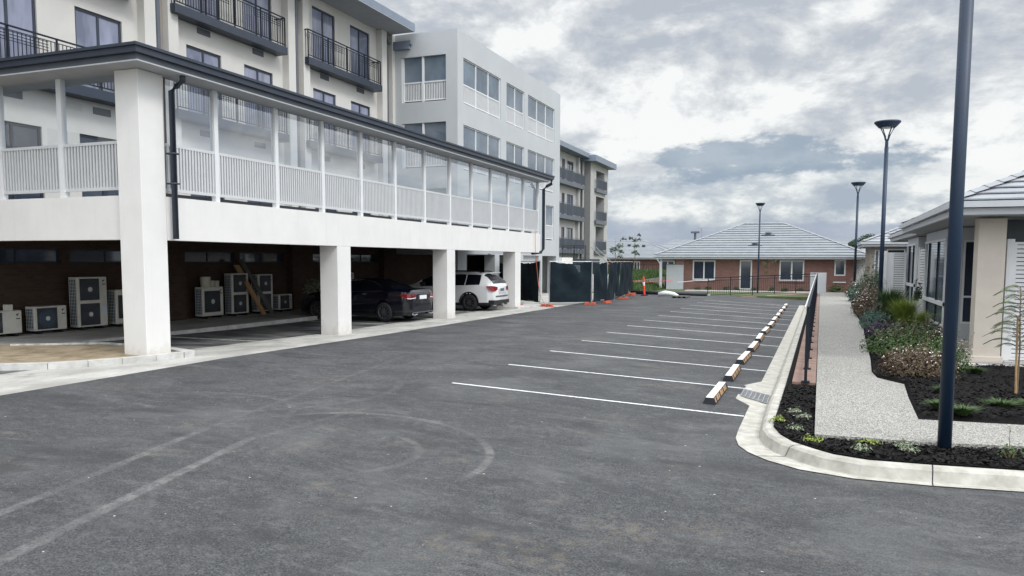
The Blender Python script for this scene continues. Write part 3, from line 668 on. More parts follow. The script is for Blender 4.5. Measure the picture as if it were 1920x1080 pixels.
def screen(a, b, axis, fixed, sgn, first=False):
    """one bay: post at far end, rails, slats, glass"""
    def B(mb, u0, u1, d0, d1, z0, z1):
        if axis == 'x': mb.box(fixed-sgn*d0, fixed-sgn*d1, u0, u1, z0, z1)
        else: mb.box(u0, u1, fixed-sgn*d0, fixed-sgn*d1, z0, z1)
    p = MB(); B(p, b-.12, b, .05, .17, 3.35, 5.76); p.build('post', M['white_metal'], TW)
    s = MB(); u0, u1 = a, b-.12
    B(s, u0, u1, .07, .13, 4.38, 4.44); B(s, u0, u1, .07, .13, 3.47, 3.53)
    n = max(2, int(round((u1-u0)/.085)))
    for i in range(n):
        c = u0+(u1-u0)*(i+.5)/n; B(s, c-.024, c+.024, .075, .12, 3.53, 4.38)
    sp_ = s.build('slat_panel', M['slat'], TW); bk = MB(); B(bk, u0, u1, .125, .129, 3.53, 4.38); bk.build('backing_sheet', M['rib_back'], sp_)
    q_ = MB(); q_.quad((XF-.1, u0, 4.44), (XF-.1, u1, 4.44), (XF-.1, u1, 5.74), (XF-.1, u0, 5.74)); q_.build('glass_pane', M['clear'], TW)
    f = MB(); B(f, u0, u0+.025, .085, .115, 4.44, 5.74); f.build('glazing_bead', M['slate2'], TW)
for a, b in zip(edges, edges[1:]): screen(a, b, 'x', XF, 1)
ex = [-13.0, -14.76, -16.6, -18.4, -19.5]
for a, b in zip(ex, ex[1:]):
    def B2(mb, u0, u1, y0, y1, z0, z1): mb.box(u0, u1, YE+y0, YE+y1, z0, z1)
    p = MB(); B2(p, b, b+.13, .05, .17, 3.35, 5.76); p.build('post', M['white_metal'], TW)
    s = MB(); B2(s, b+.13, a, .07, .13, 4.38, 4.44); B2(s, b+.13, a, .07, .13, 3.47, 3.53); n = int((a-b-.13)/.085)
    for i in range(n):
        c = b+.13+(a-b-.13)*(i+.5)/n; B2(s, c-.023, c+.023, .08, .12, 3.53, 4.38)
    sp_ = s.build('slat_panel', M['slat'], TW); bk = MB(); B2(bk, b+.13, a, .125, .129, 3.53, 4.38); bk.build('backing_sheet', M['rib_back'], sp_)
    q_ = MB(); q_.quad((b+.13, YE+.1, 4.44), (a, YE+.1, 4.44), (a, YE+.1, 5.74), (b+.13, YE+.1, 5.74)); q_.build('glass_pane', M['clear_end'], TW)
# gap strip dark flashing behind slats (planter) and roof edge
g = MB(); g.box(-12.95, -12.8, 12.4, 35.1, 3.35, 3.46); g.build('drip_flashing', M['slate2'], TW)
g = MB(); g.box(-12.62, -11.93, 11.33, 35.35, 5.765, 5.79); g.box(-19.5, -12.62, 11.33, 12.5, 5.765, 5.79); g.build('soffit', M['soffit'], TW)
g = MB(); g.box(-12.66, -12.0, 11.38, 35.4, 5.79, 5.915); g.box(-19.5, -12.66, 11.38, 12.53, 5.79, 5.915); g.build('fascia', M['slate2'], TW)
g = MB(); g.box(-12.7, -11.9, 11.28, 35.75, 5.915, 6.06); g.box(-19.5, -12.7, 11.28, 12.56, 5.915, 6.06)
g.box(-11.915, -11.86, 11.24, 35.75, 6.03, 6.085); g.box(-19.5, -11.917, 11.24, 11.30, 6.03, 6.083); g.build('roof_gutter', M['slate'], TW)
g = MB(); g.tube([(-12.1, 12.62, 5.85), (-12.1, 12.62, 5.66), (-12.2, 12.56, 5.56), (-12.28, 12.50, 5.46), (-12.28, 12.50, 2.5)], .06, 10)
for z in (4.2, 3.6): g.box(-12.4, -12.2, 12.42, 12.58, z, z+.03)
g.build('downpipe', M['slate'], TW, smooth=True)
g = MB(); g.tube([(-12.0, 35.65, 5.9), (-12.0, 35.65, 5.72), (-12.15, 35.45, 5.6), (-12.28, 35.33, 5.45), (-12.28, 35.33, 2.65), (-12.35, 35.25, 2.5), (-12.7, 34.9, 2.44)], .075, 10); g.build('downpipe', M['slate'], TW, smooth=True)
# cable drooping from the terrace
g = MB(); g.tube([(-12.33, 34.35, 3.5), (-12.32, 34.35, 2.5), (-12.2, 34.4, 1.2), (-12.1, 34.4, .5), (-11.8, 34.2, .12), (-11.4, 33.6, .03), (-10.9, 33.3, .02)], .013, 6)
tag(g.build('power_cable', M['hose'], smooth=True), 'orange power cable hanging from the terrace down to the ground', 'cable')
# white conduit/beams seen under far end
g = MB(); g.box(-16.2, -13.2, 37.4, 37.7, 2.45, 2.62); g.build('service_tray', M['white_metal'], TW)

# ------------------------------------------------------------------ pale block
PB = thing('stair_block', 'pale grey rendered block with flat parapet and banks of slatted windows', 'building', (-16, 41, 0))
grp = [(34.4, 39.05, 3), (39.87, 42.6, 2), (43.2, 48.07, 3)]
lev = [(9.5, 10.40, 11.62), (6.40, 7.30, 8.52), (3.40, 4.30, 5.55)]
hs = [(a, b, z0, z2) for a, b, n in grp for z0, z1, z2 in lev]
hs[2::3] = [h_ for h_ in hs[2::3]]
hs = [h_ for h_ in hs if not (h_[2] < 4 and h_[0] < 43)]
hs = [((46.5, 48.05, h_[2], h_[3]) if h_[2] < 4 else h_) for h_ in hs]
g = MB(); wall(g, 'x', -16, 1, 33.75, 49.2, 2.4, 12.77, hs, .2)
fh = [(-18.95, -16.6, 9.58, 11.68), (-18.95, -16.6, 6.5, 8.6), (-18.95, -16.6, 3.4, 5.5)]
wall(g, 'y', 33.75, -1, -24, -16, 2.4, 12.77, fh, .2); wall(g, 'y', 49.2, 1, -24, -16, 0, 12.77); g.quad((-24, 33.75, 12.77), (-16, 33.75, 12.77), (-16, 49.2, 12.77), (-24, 49.2, 12.77))
g.quad((-24, 33.75, 2.4), (-16, 33.75, 2.4), (-16, 49.2, 2.4), (-24, 49.2, 2.4)); g.build('wall', M['render_pale'], PB)
g = MB()
for z in (6.35, 9.45): g.box(-23.9, -16.22, 33.97, 49.1, z-.2, z)
g.box(-24, -23.8, 34, 49.1, 2.5, 12.7); g.box(-23.8, -16.3, 39.35, 39.5, 2.5, 9.4); g.box(-23.8, -20.5, 42.8, 42.95, 2.5, 12.6); g.build('inner_wall', M['interior'], PB)
for a, b, n in grp:
    for z0, z1, z2 in lev:
        if z0 < 4:
            if a < 43: continue
            a, b, n = 46.5, 48.05, 1
        f = MB(); s = MB(); q_ = MB(); x0, x1 = -16.06, -16.13
        f.box(x0, x1, a, b, z1-.03, z1+.03); f.box(x0, x1, a, b, z2-.05, z2); f.box(x0, x1, a, b, z0+.06, z0+.11)
        for k in range(n+1):
            u = a+.03+(b-a-.06)*k/n; f.box(x0+.01, x1-.01, u-.035, u+.035, z0, z2)
        w_ = f.build('window', M['white_metal'], PB)
        q_.box(-16.095, -16.10, a, b, z1+.03, z2-.05); q_.build('pane', M['glass_grey'], w_)
        m_ = int((b-a)/.085)
        for k in range(m_): u = a+(b-a)*(k+.5)/m_; s.box(-16.075, -16.11, u-.026, u+.026, z0+.11, z1-.03)
        s.build('slats', M['slat'], w_); bk = MB(); bk.box(-16.115, -16.119, a, b, z0+.11, z1-.03); bk.build('backing_sheet', M['rib_back'], w_)
for z0, z1, z2 in ((9.58, 10.50, 11.68), (6.5, 7.42, 8.6), (3.4, 4.3, 5.5)):
    f = MB(); f.box(-18.95, -16.6, 33.83, 33.9, z1-.03, z1+.03); f.box(-18.95, -16.6, 33.83, 33.9, z0+.06, z0+.11)
    for u in (-18.9, -17.83): f.box(u-.05, u+.05, 33.80, 33.93, z0, z2)
    for k in range(27): u = -18.95+2.35*(k+.5)/27; f.box(u-.024, u+.024, 33.85, 33.88, z0+.11, z1-.03)
    f.build('balustrade', M['white_metal'], PB)
    q_ = MB(); q_.quad((-18.95, 33.87, z1), (-16.6, 33.87, z1), (-16.6, 33.87, z2), (-18.95, 33.87, z2)); q_.build('glass_pane', M['glass_grey'], PB)
for y in (33.75, 38.3, 41.9, 45.25, 48.6):
    g = MB(); g.box(-16.6, -16.0, y, y+(.62 if y > 34 else 1.0), 0, 2.4); g.build('ground_column', M['render_pale'], PB)
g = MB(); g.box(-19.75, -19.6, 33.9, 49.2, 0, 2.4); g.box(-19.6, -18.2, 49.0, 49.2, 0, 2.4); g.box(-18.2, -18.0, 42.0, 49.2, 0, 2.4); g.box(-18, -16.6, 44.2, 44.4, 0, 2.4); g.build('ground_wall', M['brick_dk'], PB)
g = MB(); g.box(-17.9, -16.2, 42.6, 45.2, 0, 2.39); g.build('service_cupboard', M['render_pale'], PB)
lw = MB(); lw.box(-16.0, -15.8, 49.25, 51.6, 0, 2.32); lw.box(-16.0, -12.9, 51.6, 51.8, 0, 1.2)
tag(lw.build('low_wall', M['render']), 'low white rendered wall behind the black fence sheeting', 'wall')

# ------------------------------------------------------------------ far apartment wing
FB = thing('far_apartment_wing', 'distant greyish cream apartment wing with blue grey eaves and stacked dark balconies', 'building', (-23, 80, 0))
hA = []; 
for z in (3.24, 6.53, 9.8):
    for a, b in ((72.9, 73.9), (74.6, 76.7), (69.5, 71.5)): hA.append((a, b, z, z+2.15))
g = MB(); wall(g, 'x', -23.5, 1, 60, 79.7, 0, 12.6, hA); g.build('wall', M['render_far'], FB)
g = MB(); wall(g, 'y', 79.7, -1, -23.5, -22.55, 0, 12.4); g.build('side_wall', M['taupe_grey'], FB)
hB = [(81.9, 85.3, z, z+2.6 if z < 9 else z+1.95) for z in (3.2, 6.4, 9.75)]
g = MB(); wall(g, 'x', -22.55, 1, 79.7, 86.9, 0, 12.4, hB, 1.3); wall(g, 'y', 86.9, 1, -34, -22.55, 0, 12.4); g.build('wall', M['render_far'], FB)
g = MB(); g.box(-24.1, -23.9, 81, 86, 0, 12.3); g.build('recess_wall', M['render_far'], FB)
for h_ in hA: window(FB, 'x', -23.5, 1, *h_, 2, fr=.08, glass='glass', frame='slate', name='balcony_door')
for z in (3.2, 6.4, 9.75):
    window(FB, 'x', -23.88, 1, 82.3, 84.4, z, z+2.1, 2, fr=.1, glass='glass', frame='slate', name='balcony_door', depth=-.02)
    s = MB(); s.box(-23.85, -22.3, 81.2, 85.6, z-.35, z); sl = s.build('balcony', M['slate2'], FB)
    railing_mesh((-22.33, 81.25, z), (-22.33, 85.55, z), 1.1, 2, .13, .03).build('railing', M['slate2'], sl)
for z in (3.24, 6.53, 9.8):
    s = MB(); s.box(-23.5, -22.9, 68.5, 78.9, z-.4, z); sl = s.build('balcony', M['slate2'], FB)
    railing_mesh((-22.93, 68.5, z), (-22.93, 78.8, z), 1.1, 2, .13, .03).build('railing', M['slate2'], sl)
for y in (77.6, 79.2):
    g = MB(); g.box(-23.5, -23.2, y, y+.4, 0, 12.6); g.build('pilaster', M['render_far'], FB)
g = MB(); g.tube([(-23.2, 78.6, 0), (-23.2, 78.6, 12.4)], .09, 8); g.build('downpipe', M['slate'], FB)
g = MB(); g.box(-34, -22.5, 60, 79, 12.65, 13.1); g.box(-34, -21.8, 79, 87.7, 12.35, 12.95); g.build('eaves', M['blueroof'], FB)
g = MB(); g.loft([[(-22.5, 60, 13.1), (-22.5, 79, 13.1)], [(-28, 60, 14.2), (-28, 79, 14.2)]]); g.loft([[(-21.8, 79, 12.95), (-21.8, 87.7, 12.95)], [(-27, 82, 14.6), (-27, 84, 14.6)]]); g.add([(-21.8, 87.7, 12.95), (-27, 84, 14.6), (-34, 87.7, 12.95)], [(0, 1, 2)]); g.add([(-21.8, 79, 12.95), (-27, 82, 14.6), (-34, 79, 12.95)], [(0, 1, 2)]); g.build('roof', M['blueroof'], FB)

# ------------------------------------------------------------------ hip roofs
def hip(parent, x0, x1, y0, y1, z0, pitch=.42, course=.33, lip=.035, mat='tile', cap='ridge', gut='gutter_w', gh=.13, fh=.14, skip=()):
    r = MB(); half = min(x1-x0, y1-y0)/2; n = int(half/course)+1
    def ring(d, z): return [(x0+d, y0+d, z), (x1-d, y0+d, z), (x1-d, y1-d, z), (x0+d, y1-d, z)]
    for k in range(n):
        d0 = k*course; d1 = min(half, (k+1)*course); zb = z0+d0*pitch
        A = ring(d0+.05, zb+.005); B = ring(d0-.02, zb+lip); B0 = ring(d0-.02, zb+lip*.45); C = ring(d1, z0+d1*pitch+.004)
        for i in range(4):
            j = (i+1) % 4; r.add([A[i], A[j], B0[j], B0[i]], [(0, 1, 2, 3)]); r.add([B0[i], B0[j], B[j], B[i]], [(0, 1, 2, 3)]); r.add([B[i], B[j], C[j], C[i]], [(0, 1, 2, 3)])
        if d1 >= half: break
    rf = r.build('roof', M[mat], parent)
    zt = z0+half*pitch
    if (x1-x0) >= (y1-y0): R = [(x0+half, (y0+y1)/2, zt), (x1-half, (y0+y1)/2, zt)]; prs = [((x0, y0), R[0]), ((x0, y1), R[0]), ((x1, y0), R[1]), ((x1, y1), R[1])]
    else: R = [((x0+x1)/2, y0+half, zt), ((x0+x1)/2, y1-half, zt)]; prs = [((x0, y0), R[0]), ((x1, y0), R[0]), ((x0, y1), R[1]), ((x1, y1), R[1])]
    c = MB()
    def capline(a, b):
        a, b = Vector(a), Vector(b); L_ = (b-a).length; m_ = max(1, int(L_/.42)); d = (b-a)/m_
        side = d.cross(Vector((0, 0, 1))).normalized()
        for i in range(m_):
            p, q_ = a+d*i, a+d*(i+1.04); w = .13
            for s_ in (-1, 1):
                c.add([p+Vector((0, 0, .085)), q_+Vector((0, 0, .065)), q_+side*s_*w+Vector((0, 0, .01)), p+side*s_*w+Vector((0, 0, .03))], [(0, 1, 2, 3)])
            c.add([p+Vector((0, 0, .085)), p+side*w+Vector((0, 0, .03)), p-side*w+Vector((0, 0, .03))], [(0, 1, 2)])
    for (px, py), q_ in prs: capline((px, py, z0+.03), q_)
    if (Vector(R[0])-Vector(R[1])).length > .3: capline(R[0], R[1])
    c.build('ridge_cap', M[cap], rf)
    g_ = MB(); o = .09
    for a, b, cc, d in ((x0-o, x1+o, y0-o, y0), (x0-o, x1+o, y1, y1+o), (x0-o, x0, y0, y1), (x1, x1+o, y0, y1)): g_.box(a, b, cc, d, z0-gh, z0-.01)
    g_.build('gutter', M[gut], rf)
    f_ = MB(); f_.box(x0+.01, x1-.01, y0+.01, y1-.01, z0-gh-fh, z0-gh-.01+.0); f_.build('fascia', M[gut], rf)
    s_ = MB(); s_.box(x0+.03, x1-.03, y0+.03, y1-.03, z0-gh-fh-.012, z0-gh-fh-.002); s_.build('soffit', M['soffit'], rf)
    return rf

# brick house
BH = thing('brick_house', 'single storey red brick house with pale tiled hip roof facing the car park', 'house', (-3.5, 60, 0))
y = 60.0; ops = [(-8.95, -7.30, .72, 2.18), (-5.55, -4.68, .05, 2.2), (-2.78, -1.10, .72, 2.2), (.90, 1.63, 1.12, 2.24)]
g = MB(); wall(g, 'y', y, -1, -9.6, 2.33, -.1, 2.4, ops, .12); wall(g, 'x', 2.33, 1, y, 71, -.1, 2.4); wall(g, 'x', -9.6, -1, y, 71, -.1, 2.4); g.build('wall', M['brick'], BH)
hip(BH, -11.75, 3.2, 59.35, 71.3, 2.55, .425, .44, lip=.055)
window(BH, 'y', y, -1, *ops[0], 2, fr=.09, frame='frame_w', depth=-.01); window(BH, 'y', y, -1, *ops[2], 2, fr=.09, frame='frame_w', depth=-.01); window(BH, 'y', y, -1, *ops[3], 1, fr=.09, frame='frame_w', depth=-.01)
window(BH, 'y', y, -1, *ops[1], 1, fr=.09, frame='frame_w', depth=-.01, name='door')
for a, b in ((-8.95, -7.3), (-2.78, -1.1), (.9, 1.63)):
    g = MB(); g.box(a-.05, b+.05, y-.06, y, .62, .70); g.build('sill', M['frame_w'] if a > 0 else M['brick'], BH)
g = MB(); g.box(2.33, 4.2, 60.3, 60.4, -.1, 2.3); g.build('side_gate', M['white_metal'], BH)
g = MB(); g.box(-11.35, -11.2, 59.6, 59.75, -.1, 2.4); g.build('porch_post', M['frame_w'], BH)
g = MB(); g.box(-10.9, -9.62, 59.9, 60.0, -.1, 1.85); g.build('white_panel', M['gutter_w'], BH)
g = MB(); g.tube([(-11.55, 59.3, 2.3), (-11.3, 59.45, 1.9), (-11.3, 59.45, -.1)], .06, 8); g.build('downpipe', M['gutter_w'], BH)
for x_, y_, z_ in ((-3.8, 63.0, 4.16), (-4.6, 61.1, 3.32)):
    g = MB(); g.cyl((x_, y_, z_+.02), 'z', .16, .16, 12); g.cyl((x_, y_, z_+.13), 'z', .25, .05, 12); g.box(x_-.5, x_+.5, y_-.15, y_+.3, z_-.10, z_-.02); g.build('roof_vent', M['slate2'], BH)
g = MB(); g.box(-1.0+1.35-1.0, .38, 57.2, 57.35, -.1, 1.36)
tag(g.build('meter_cabinet', M['gutter_w'], bevel=.01), 'pale grey cabinet standing against the brick house at the ramp top', 'cabinet')
g = MB(); g.tube([(-10.45, 75, 3), (-10.45, 75, 5.25)], .03, 6); g.bar((-10.8, 75, 5.2), (-10.1, 75, 5.2), .03); g.bar((-10.6, 75, 5.0), (-10.3, 75, 5.0), .03)
tag(g.build('television_antenna', M['galv']), 'thin television antenna rising behind the brick house roof', 'antenna')
g = MB(); g.tube([(-10.3, 70, 3), (-10.3, 70, 4.55)], .10, 8); g.box(-10.65, -9.95, 69.8, 70.2, 4.55, 4.7)
tag(g.build('flue', M['slate2']), 'short capped flue behind the left hip of the brick house', 'flue')

# far houses at left
FH = thing('far_brick_house', 'distant brick bungalow with pale roof beyond the mound', 'house', (-24, 100, 0))
g = MB(); op = [(-25.2, -24.0, .9, 2.1), (-22.4, -21.6, .3, 2.1), (-18.9, -17.2, .6, 2.2)]
wall(g, 'y', 100, -1, -36, -17, 0, 2.45, op); wall(g, 'x', -17, 1, 100, 110, 0, 2.4); g.build('wall', M['brick'], FH)
for o_ in op: window(FH, 'y', 100, -1, *o_, 2, fr=.12, frame='frame_w', depth=-.01)
hip(FH, -38, -16.3, 99.4, 111, 2.62, .38, .45)
for x_, z_ in ((-23.8, 4.1), (-24.4, 3.3), (-21.8, 4.0)):
    g = MB(); g.cyl((x_, 99.4+(z_-2.62)/.38, z_+.1), 'z', .22, .3, 10); g.build('roof_vent', M['slate'], FH)
FH2 = thing('second_far_house', 'pale roofed house partly hidden behind the far bungalow roof', 'house', (-20, 120, 0))
g = MB(); g.box(-26, -12, 118, 128, 0, 2.4); g.build('wall', M['brick'], FH2); hip(FH2, -27, -11.5, 117, 129, 2.9, .42, .6)

# ------------------------------------------------------------------ right hand units
def unit_window(par, u0, u1, z0, z1, zt, name='bay_window', cuts=(.26, .74)):
    """white framed bay window on plane x=3.05 facing -x"""
    f = MB(); g_ = MB(); x0, x1 = 3.02, 3.10; fr = .06
    f.box(x0, x1, u0, u1, z0, z0+fr); f.box(x0, x1, u0, u1, z1-fr, z1); f.box(x0, x1, u0, u0+fr, z0+fr, z1-fr); f.box(x0, x1, u1-fr, u1, z0+fr, z1-fr); f.box(x0-.02, x1, u0, u1, zt-.05, zt+.05)
    w_ = f.build(name, M['frame_w'], par)
    for t in cuts:
        d = MB(); u = u0+(u1-u0)*t; d.box(x0+.005, x1-.005, u-.025, u+.025, z0+fr, z1-fr); d.build('mullion', M['black_steel'], w_)
    if 1:
        pass
    g_.box(3.06, 3.07, u0+.03, u1-.03, z0+.03, z1-.03); g_.build('pane', M['glass_grey'], w_)
UA = thing('cream_unit', 'nearest cream single storey unit with tiled roof and beige porch pier', 'house', (3.5, 20, 0))
g = MB(); g.box(2.95, 3.44, 18.3, 18.78, .16, 2.97); g.box(2.90, 3.49, 18.26, 18.82, .0, .18); g.build('porch_pier', M['beige'], UA, bevel=.01)
g = MB(); wall(g, 'x', 3.08, -1, 23.2, 28.0, -.1, 2.98, [(23.35, 27.7, .36, 2.72)], .06); wall(g, 'y', 23.2, -1, 3.08, 12, -.1, 2.98, [(3.42, 3.78, .5, 2.66), (4.3, 5.2, .1, 2.3)], .06)
wall(g, 'x', 3.8, -1, 28.0, 30.2, -.1, 2.98); wall(g, 'y', 28.0, 1, 3.08, 3.8, -.1, 2.98); g.build('wall', M['gutter_w'], UA)
unit_window(UA, 23.35, 27.7, .36, 2.72, .98, cuts=(.36, .80))
window(UA, 'y', 23.2, -1, 3.42, 3.78, .5, 2.66, 1, fr=.05, glass='glass', frame='frame_w', transoms=(1.2,), depth=.0, name='sidelight')
window(UA, 'y', 23.2, -1, 4.3, 5.2, .1, 2.3, 1, fr=.05, glass='glass', frame='frame_w', depth=0, name='door')
g = MB(); g.box(2.60, 12, 18.0, 23.2, -.1, .09); g.build('porch_slab', M['tilefloor'], UA)
g = MB(); g.box(2.56, 2.60, 17.96, 23.2, -.1, .06); g.box(2.56, 12, 17.94, 17.99, -.1, .06); g.build('slab_edge', M['white_metal'], UA)
g = MB(); g.box(3.5, 12, 18.95, 19.05, .09, 2.97); g.build('porch_back_wall', M['interior'], UA)
hip(UA, 2.43, 13.4, 17.75, 28.6, 3.29, .42, .33, lip=.045, mat='tile2')
UB = thing('middle_unit', 'middle cream unit set slightly back with stepped white gutter', 'house', (3.8, 33, 0))
g = MB(); wall(g, 'x', 3.08, -1, 30.2, 33.6, -.1, 2.95, [(30.5, 33.3, .6, 2.74)], .06); wall(g, 'y', 30.2, -1, 3.08, 12, -.1, 2.95); wall(g, 'y', 33.6, 1, 3.08, 12, -.1, 2.95); wall(g, 'x', 4.4, -1, 33.6, 39, -.1, 2.95); g.build('wall', M['gutter_w'], UB)
unit_window(UB, 30.5, 33.3, .6, 2.74, 1.28)
hip(UB, 2.85, 13.0, 28.7, 39.2, 3.26, .42, .4, mat='tile2')
UC = thing('end_unit', 'farthest cream unit with taupe corner beside the footpath end', 'house', (4, 52, 0))
g = MB(); wall(g, 'y', 51.6, -1, 2.75, 12, -.1, 3.0, [(3.62, 4.6, .6, 2.86), (2.97, 3.22, .3, 2.8)], .1); wall(g, 'x', 2.75, -1, 51.6, 57.5, -.1, 3.0); g.build('wall', M['taupe'], UC)
window(UC, 'y', 51.6, -1, 3.62, 4.6, .6, 2.86, 1, frame='frame_w', depth=0); window(UC, 'y', 51.6, -1, 2.97, 3.22, .3, 2.8, 1, frame='frame_w', glass='glass_grey', depth=0)
hip(UC, 2.25, 13, 51.0, 58.0, 3.28, .42, .4, mat='tile2')
def slat_screen(label, x0, x1, y, z0, z1, panel=None):
    t = thing('privacy_screen', label, 'screen', (x0, y, 0), 'white slatted privacy screens between the units')
    p = MB(); p.box(x0, x0+.13, y-.07, y+.06, z0-.1, z1+.06); p.build('post', M['white_metal'], t)
    f = MB(); a = x0+.13
    if panel: f.box(a, a+panel, y-.02, y+.02, z0, z1); a += panel
    f.box(a, a+.05, y-.03, y+.03, z0, z1); f.box(x1-.05, x1, y-.03, y+.03, z0, z1); f.box(a+.05, x1-.05, y-.03, y+.03, z1-.05, z1); f.box(a+.05, x1-.05, y-.03, y+.03, z0, z0+.05); f.build('frame', M['white_metal'], t)
    s = MB(); n = int((z1-z0-.1)/.085)
    for i in range(n): z = z0+.05+(i+.5)*.085; s.box(a+.05, x1-.05, y-.015, y+.012, z-.033, z+.033)
    s.build('slats', M['white_metal'], t)
    b = MB(); b.box(a+.05, x1-.05, y+.03, y+.035, z0+.05, z1-.05); b.build('backing', M['interior'], t)
slat_screen('white slatted privacy screen right of the beige porch pier', 3.51, 5.6, 18.62, .1, 2.50)
slat_screen('white slatted privacy screen beside the lime green grass', 2.20, 2.98, 33.0, .05, 2.45, panel=.2)
t = thing('privacy_screen', 'narrow white screen seen edge on between the two bay windows', 'screen', (3.15, 29, 0), 'white slatted privacy screens between the units')
p = MB(); p.box(3.1, 3.24, 28.05, 28.2, -.1, 2.62); p.build('post', M['white_metal'], t); p = MB(); p.box(3.1, 3.24, 30.0, 30.15, -.1, 2.6); p.build('post', M['white_metal'], t)
s = MB()
for i in range(28): s.box(3.14, 3.2, 28.2, 30.0, .08+i*.088, .08+i*.088+.066)
s.build('slats', M['white_metal'], t)

# ------------------------------------------------------------------ lamp posts
def lamp(label, loc, H=7.1, r=.075, first=None, scale=None):
    if first: return dup(first, loc, label, scale=scale)
    t = thing('lamp_post', label, 'lamp post', loc, 'slim dark lamp posts'); x, y, z = loc
    p = MB(); p.tube([(x, y, z), (x, y, z+H-.9)], [r, r*.92], 16); p.build('pole', M['lamp'], t, smooth=True)
    p = MB(); p.tube([(x, y, z+H-.9), (x, y, z+H-.62)], [r*.75, r*.7], 12)
    for k in range(4):
        a = k*pi/2+.5; p.tube([(x+.05*cos(a), y+.05*sin(a), z+H-.66), (x+.10*cos(a), y+.10*sin(a), z+H-.5), (x+.27*cos(a), y+.27*sin(a), z+H-.20)], .022, 6)
    p.build('arms', M['lamp'], t)
    p = MB(); p.tube([(x, y, z+H-.21), (x, y, z+H-.17), (x, y, z+H-.04), (x, y, z+H)], [.28, .32, .44, .43], 28); p.build('lamp_head', M['lamp'], t)
    p = MB(); p.tube([(x, y, z+H-.24), (x, y, z+H-.212)], [.12, .2], 20); p.build('diffuser', M['ac_white'], t)
    return t
l0 = lamp('thick dark lamp post rising out of the frame in the near mulch bed', (1.40, 10.13, -.06))
l1 = lamp('second nearest dark lamp post among the shrubs beside the footpath', (2.03, 31.2, -.05), first=l0)
p = MB(); p.box(1.98, 2.08, 31.115, 31.14, .55, .63); p.build('hatch_label', M['paper'], l1)
lamp('third dark lamp post near the right end of the brick house', (2.03, 54.6, 0), first=l0)
lamp('short distant lamp post on the lawn in front of the brick house', (-3.93, 55.7, -.05), first=l0, scale=(.72, .72, .855))

# ------------------------------------------------------------------ railings
RL = thing('path_railing', 'long black steel railing along the footpath edge', 'railing', (-.18, 14.5, 0))
m_ = MB(); n = 22; L_ = 54.5-14.5
for i in range(n+1):
    y = 14.5+L_*i/n; m_ = MB(); m_.box(-.205, -.155, y-.025, y+.025, -.012, 1.28); m_.box(-.25, -.11, y-.07, y+.07, -.012, .012); m_.build('post', M['black_steel'], RL)
m_ = MB()
rise = lambda y: 1.30
m_.bar((-.18, 14.45, 1.30), (-.18, 54.5, 1.36), .04, .03); m_.bar((-.18, 14.5, .12), (-.18, 54.5, .14), .035, .04); m_.bar((-.18, 14.5, 1.16), (-.18, 54.5, 1.2), .03, .03); m_.build('rail', M['black_steel'], RL)
m_ = MB(); k = int(L_/.125)
for i in range(k): y = 14.5+.125*(i+1); m_.box(-.189, -.171, y-.009, y+.009, .12, 1.17)
m_.build('balusters', M['black_steel'], RL)
m_ = MB(); m_.bar((-.235, 15.2, 1.25), (-.235, 54.5, 1.32), .026, .03); m_.build('handrail', M['white_metal'], RL)
RR = thing('ramp_railing', 'black steel railing crossing in front of the brick house above the ramp', 'railing', (-3, 54, 0))
a, b = Vector((-6.5, 50.0, -.12)), Vector((-.18, 54.5, .15)); d = b-a
m_ = MB()
for i in range(6): m_ = MB(); p = a+d*i/5; m_.bar(p, p+Vector((0, 0, 1.18)), .05); m_.build('post', M['black_steel'], RR)
m_ = MB(); U = Vector((0, 0, 1)); m_.bar(a+U*1.18, b+U*1.18, .05, .05); m_.bar(a+U*1.02, b+U*1.02, .03, .03); m_.bar(a+U*.12, b+U*.12, .03, .03); m_.build('rail', M['black_steel'], RR)
m_ = MB()
for i in range(1, 60): p = a+d*i/60; m_.bar(p+U*.12, p+U*1.02, .018)
m_.build('balusters', M['black_steel'], RR)
MF = railing_mesh((-21, 79, .95), (-12.4, 79, .95), .85, 2.4, .2, .03)
tag(MF.build('mound_fence', M['black_steel']), 'black palisade fence on top of the grass mound', 'fence')
g = MB(); g.prism([(-14.9, 62.2), (-11.4, 62.2), (-11.4, 62.5), (-14.9, 62.5)], -.3, lambda x, y: .35 if x < -13 else .92)
tag(g.build('retaining_wall', M['kerb']), 'pale sloping concrete retaining wall cut into the grass mound', 'wall')
# external stair by the far wing
ST = thing('external_stair', 'raised landing with black handrails in front of the far wing', 'stair', (-16.8, 60, 0))
g = MB(); g.box(-18.6, -16.7, 58, 62, 0, 2.25)
for i in range(8): g.box(-16.7+i*.2, -16.5+i*.2, 59.5, 61, 0, 2.1-i*.24)
g.build('landing', M['cloth2'], ST)
railing_mesh((-18.6, 58.1, 2.25), (-16.75, 58.1, 2.25), 1.0, .9, .12, .02).build('railing', M['black_steel'], ST)
m_ = MB(); m_.bar((-16.75, 59.5, 3.2), (-15.0, 59.5, 1.6), .05); m_.bar((-16.75, 61, 3.2), (-15.0, 61, 1.6), .05); m_.build('handrail', M['galv'], ST)

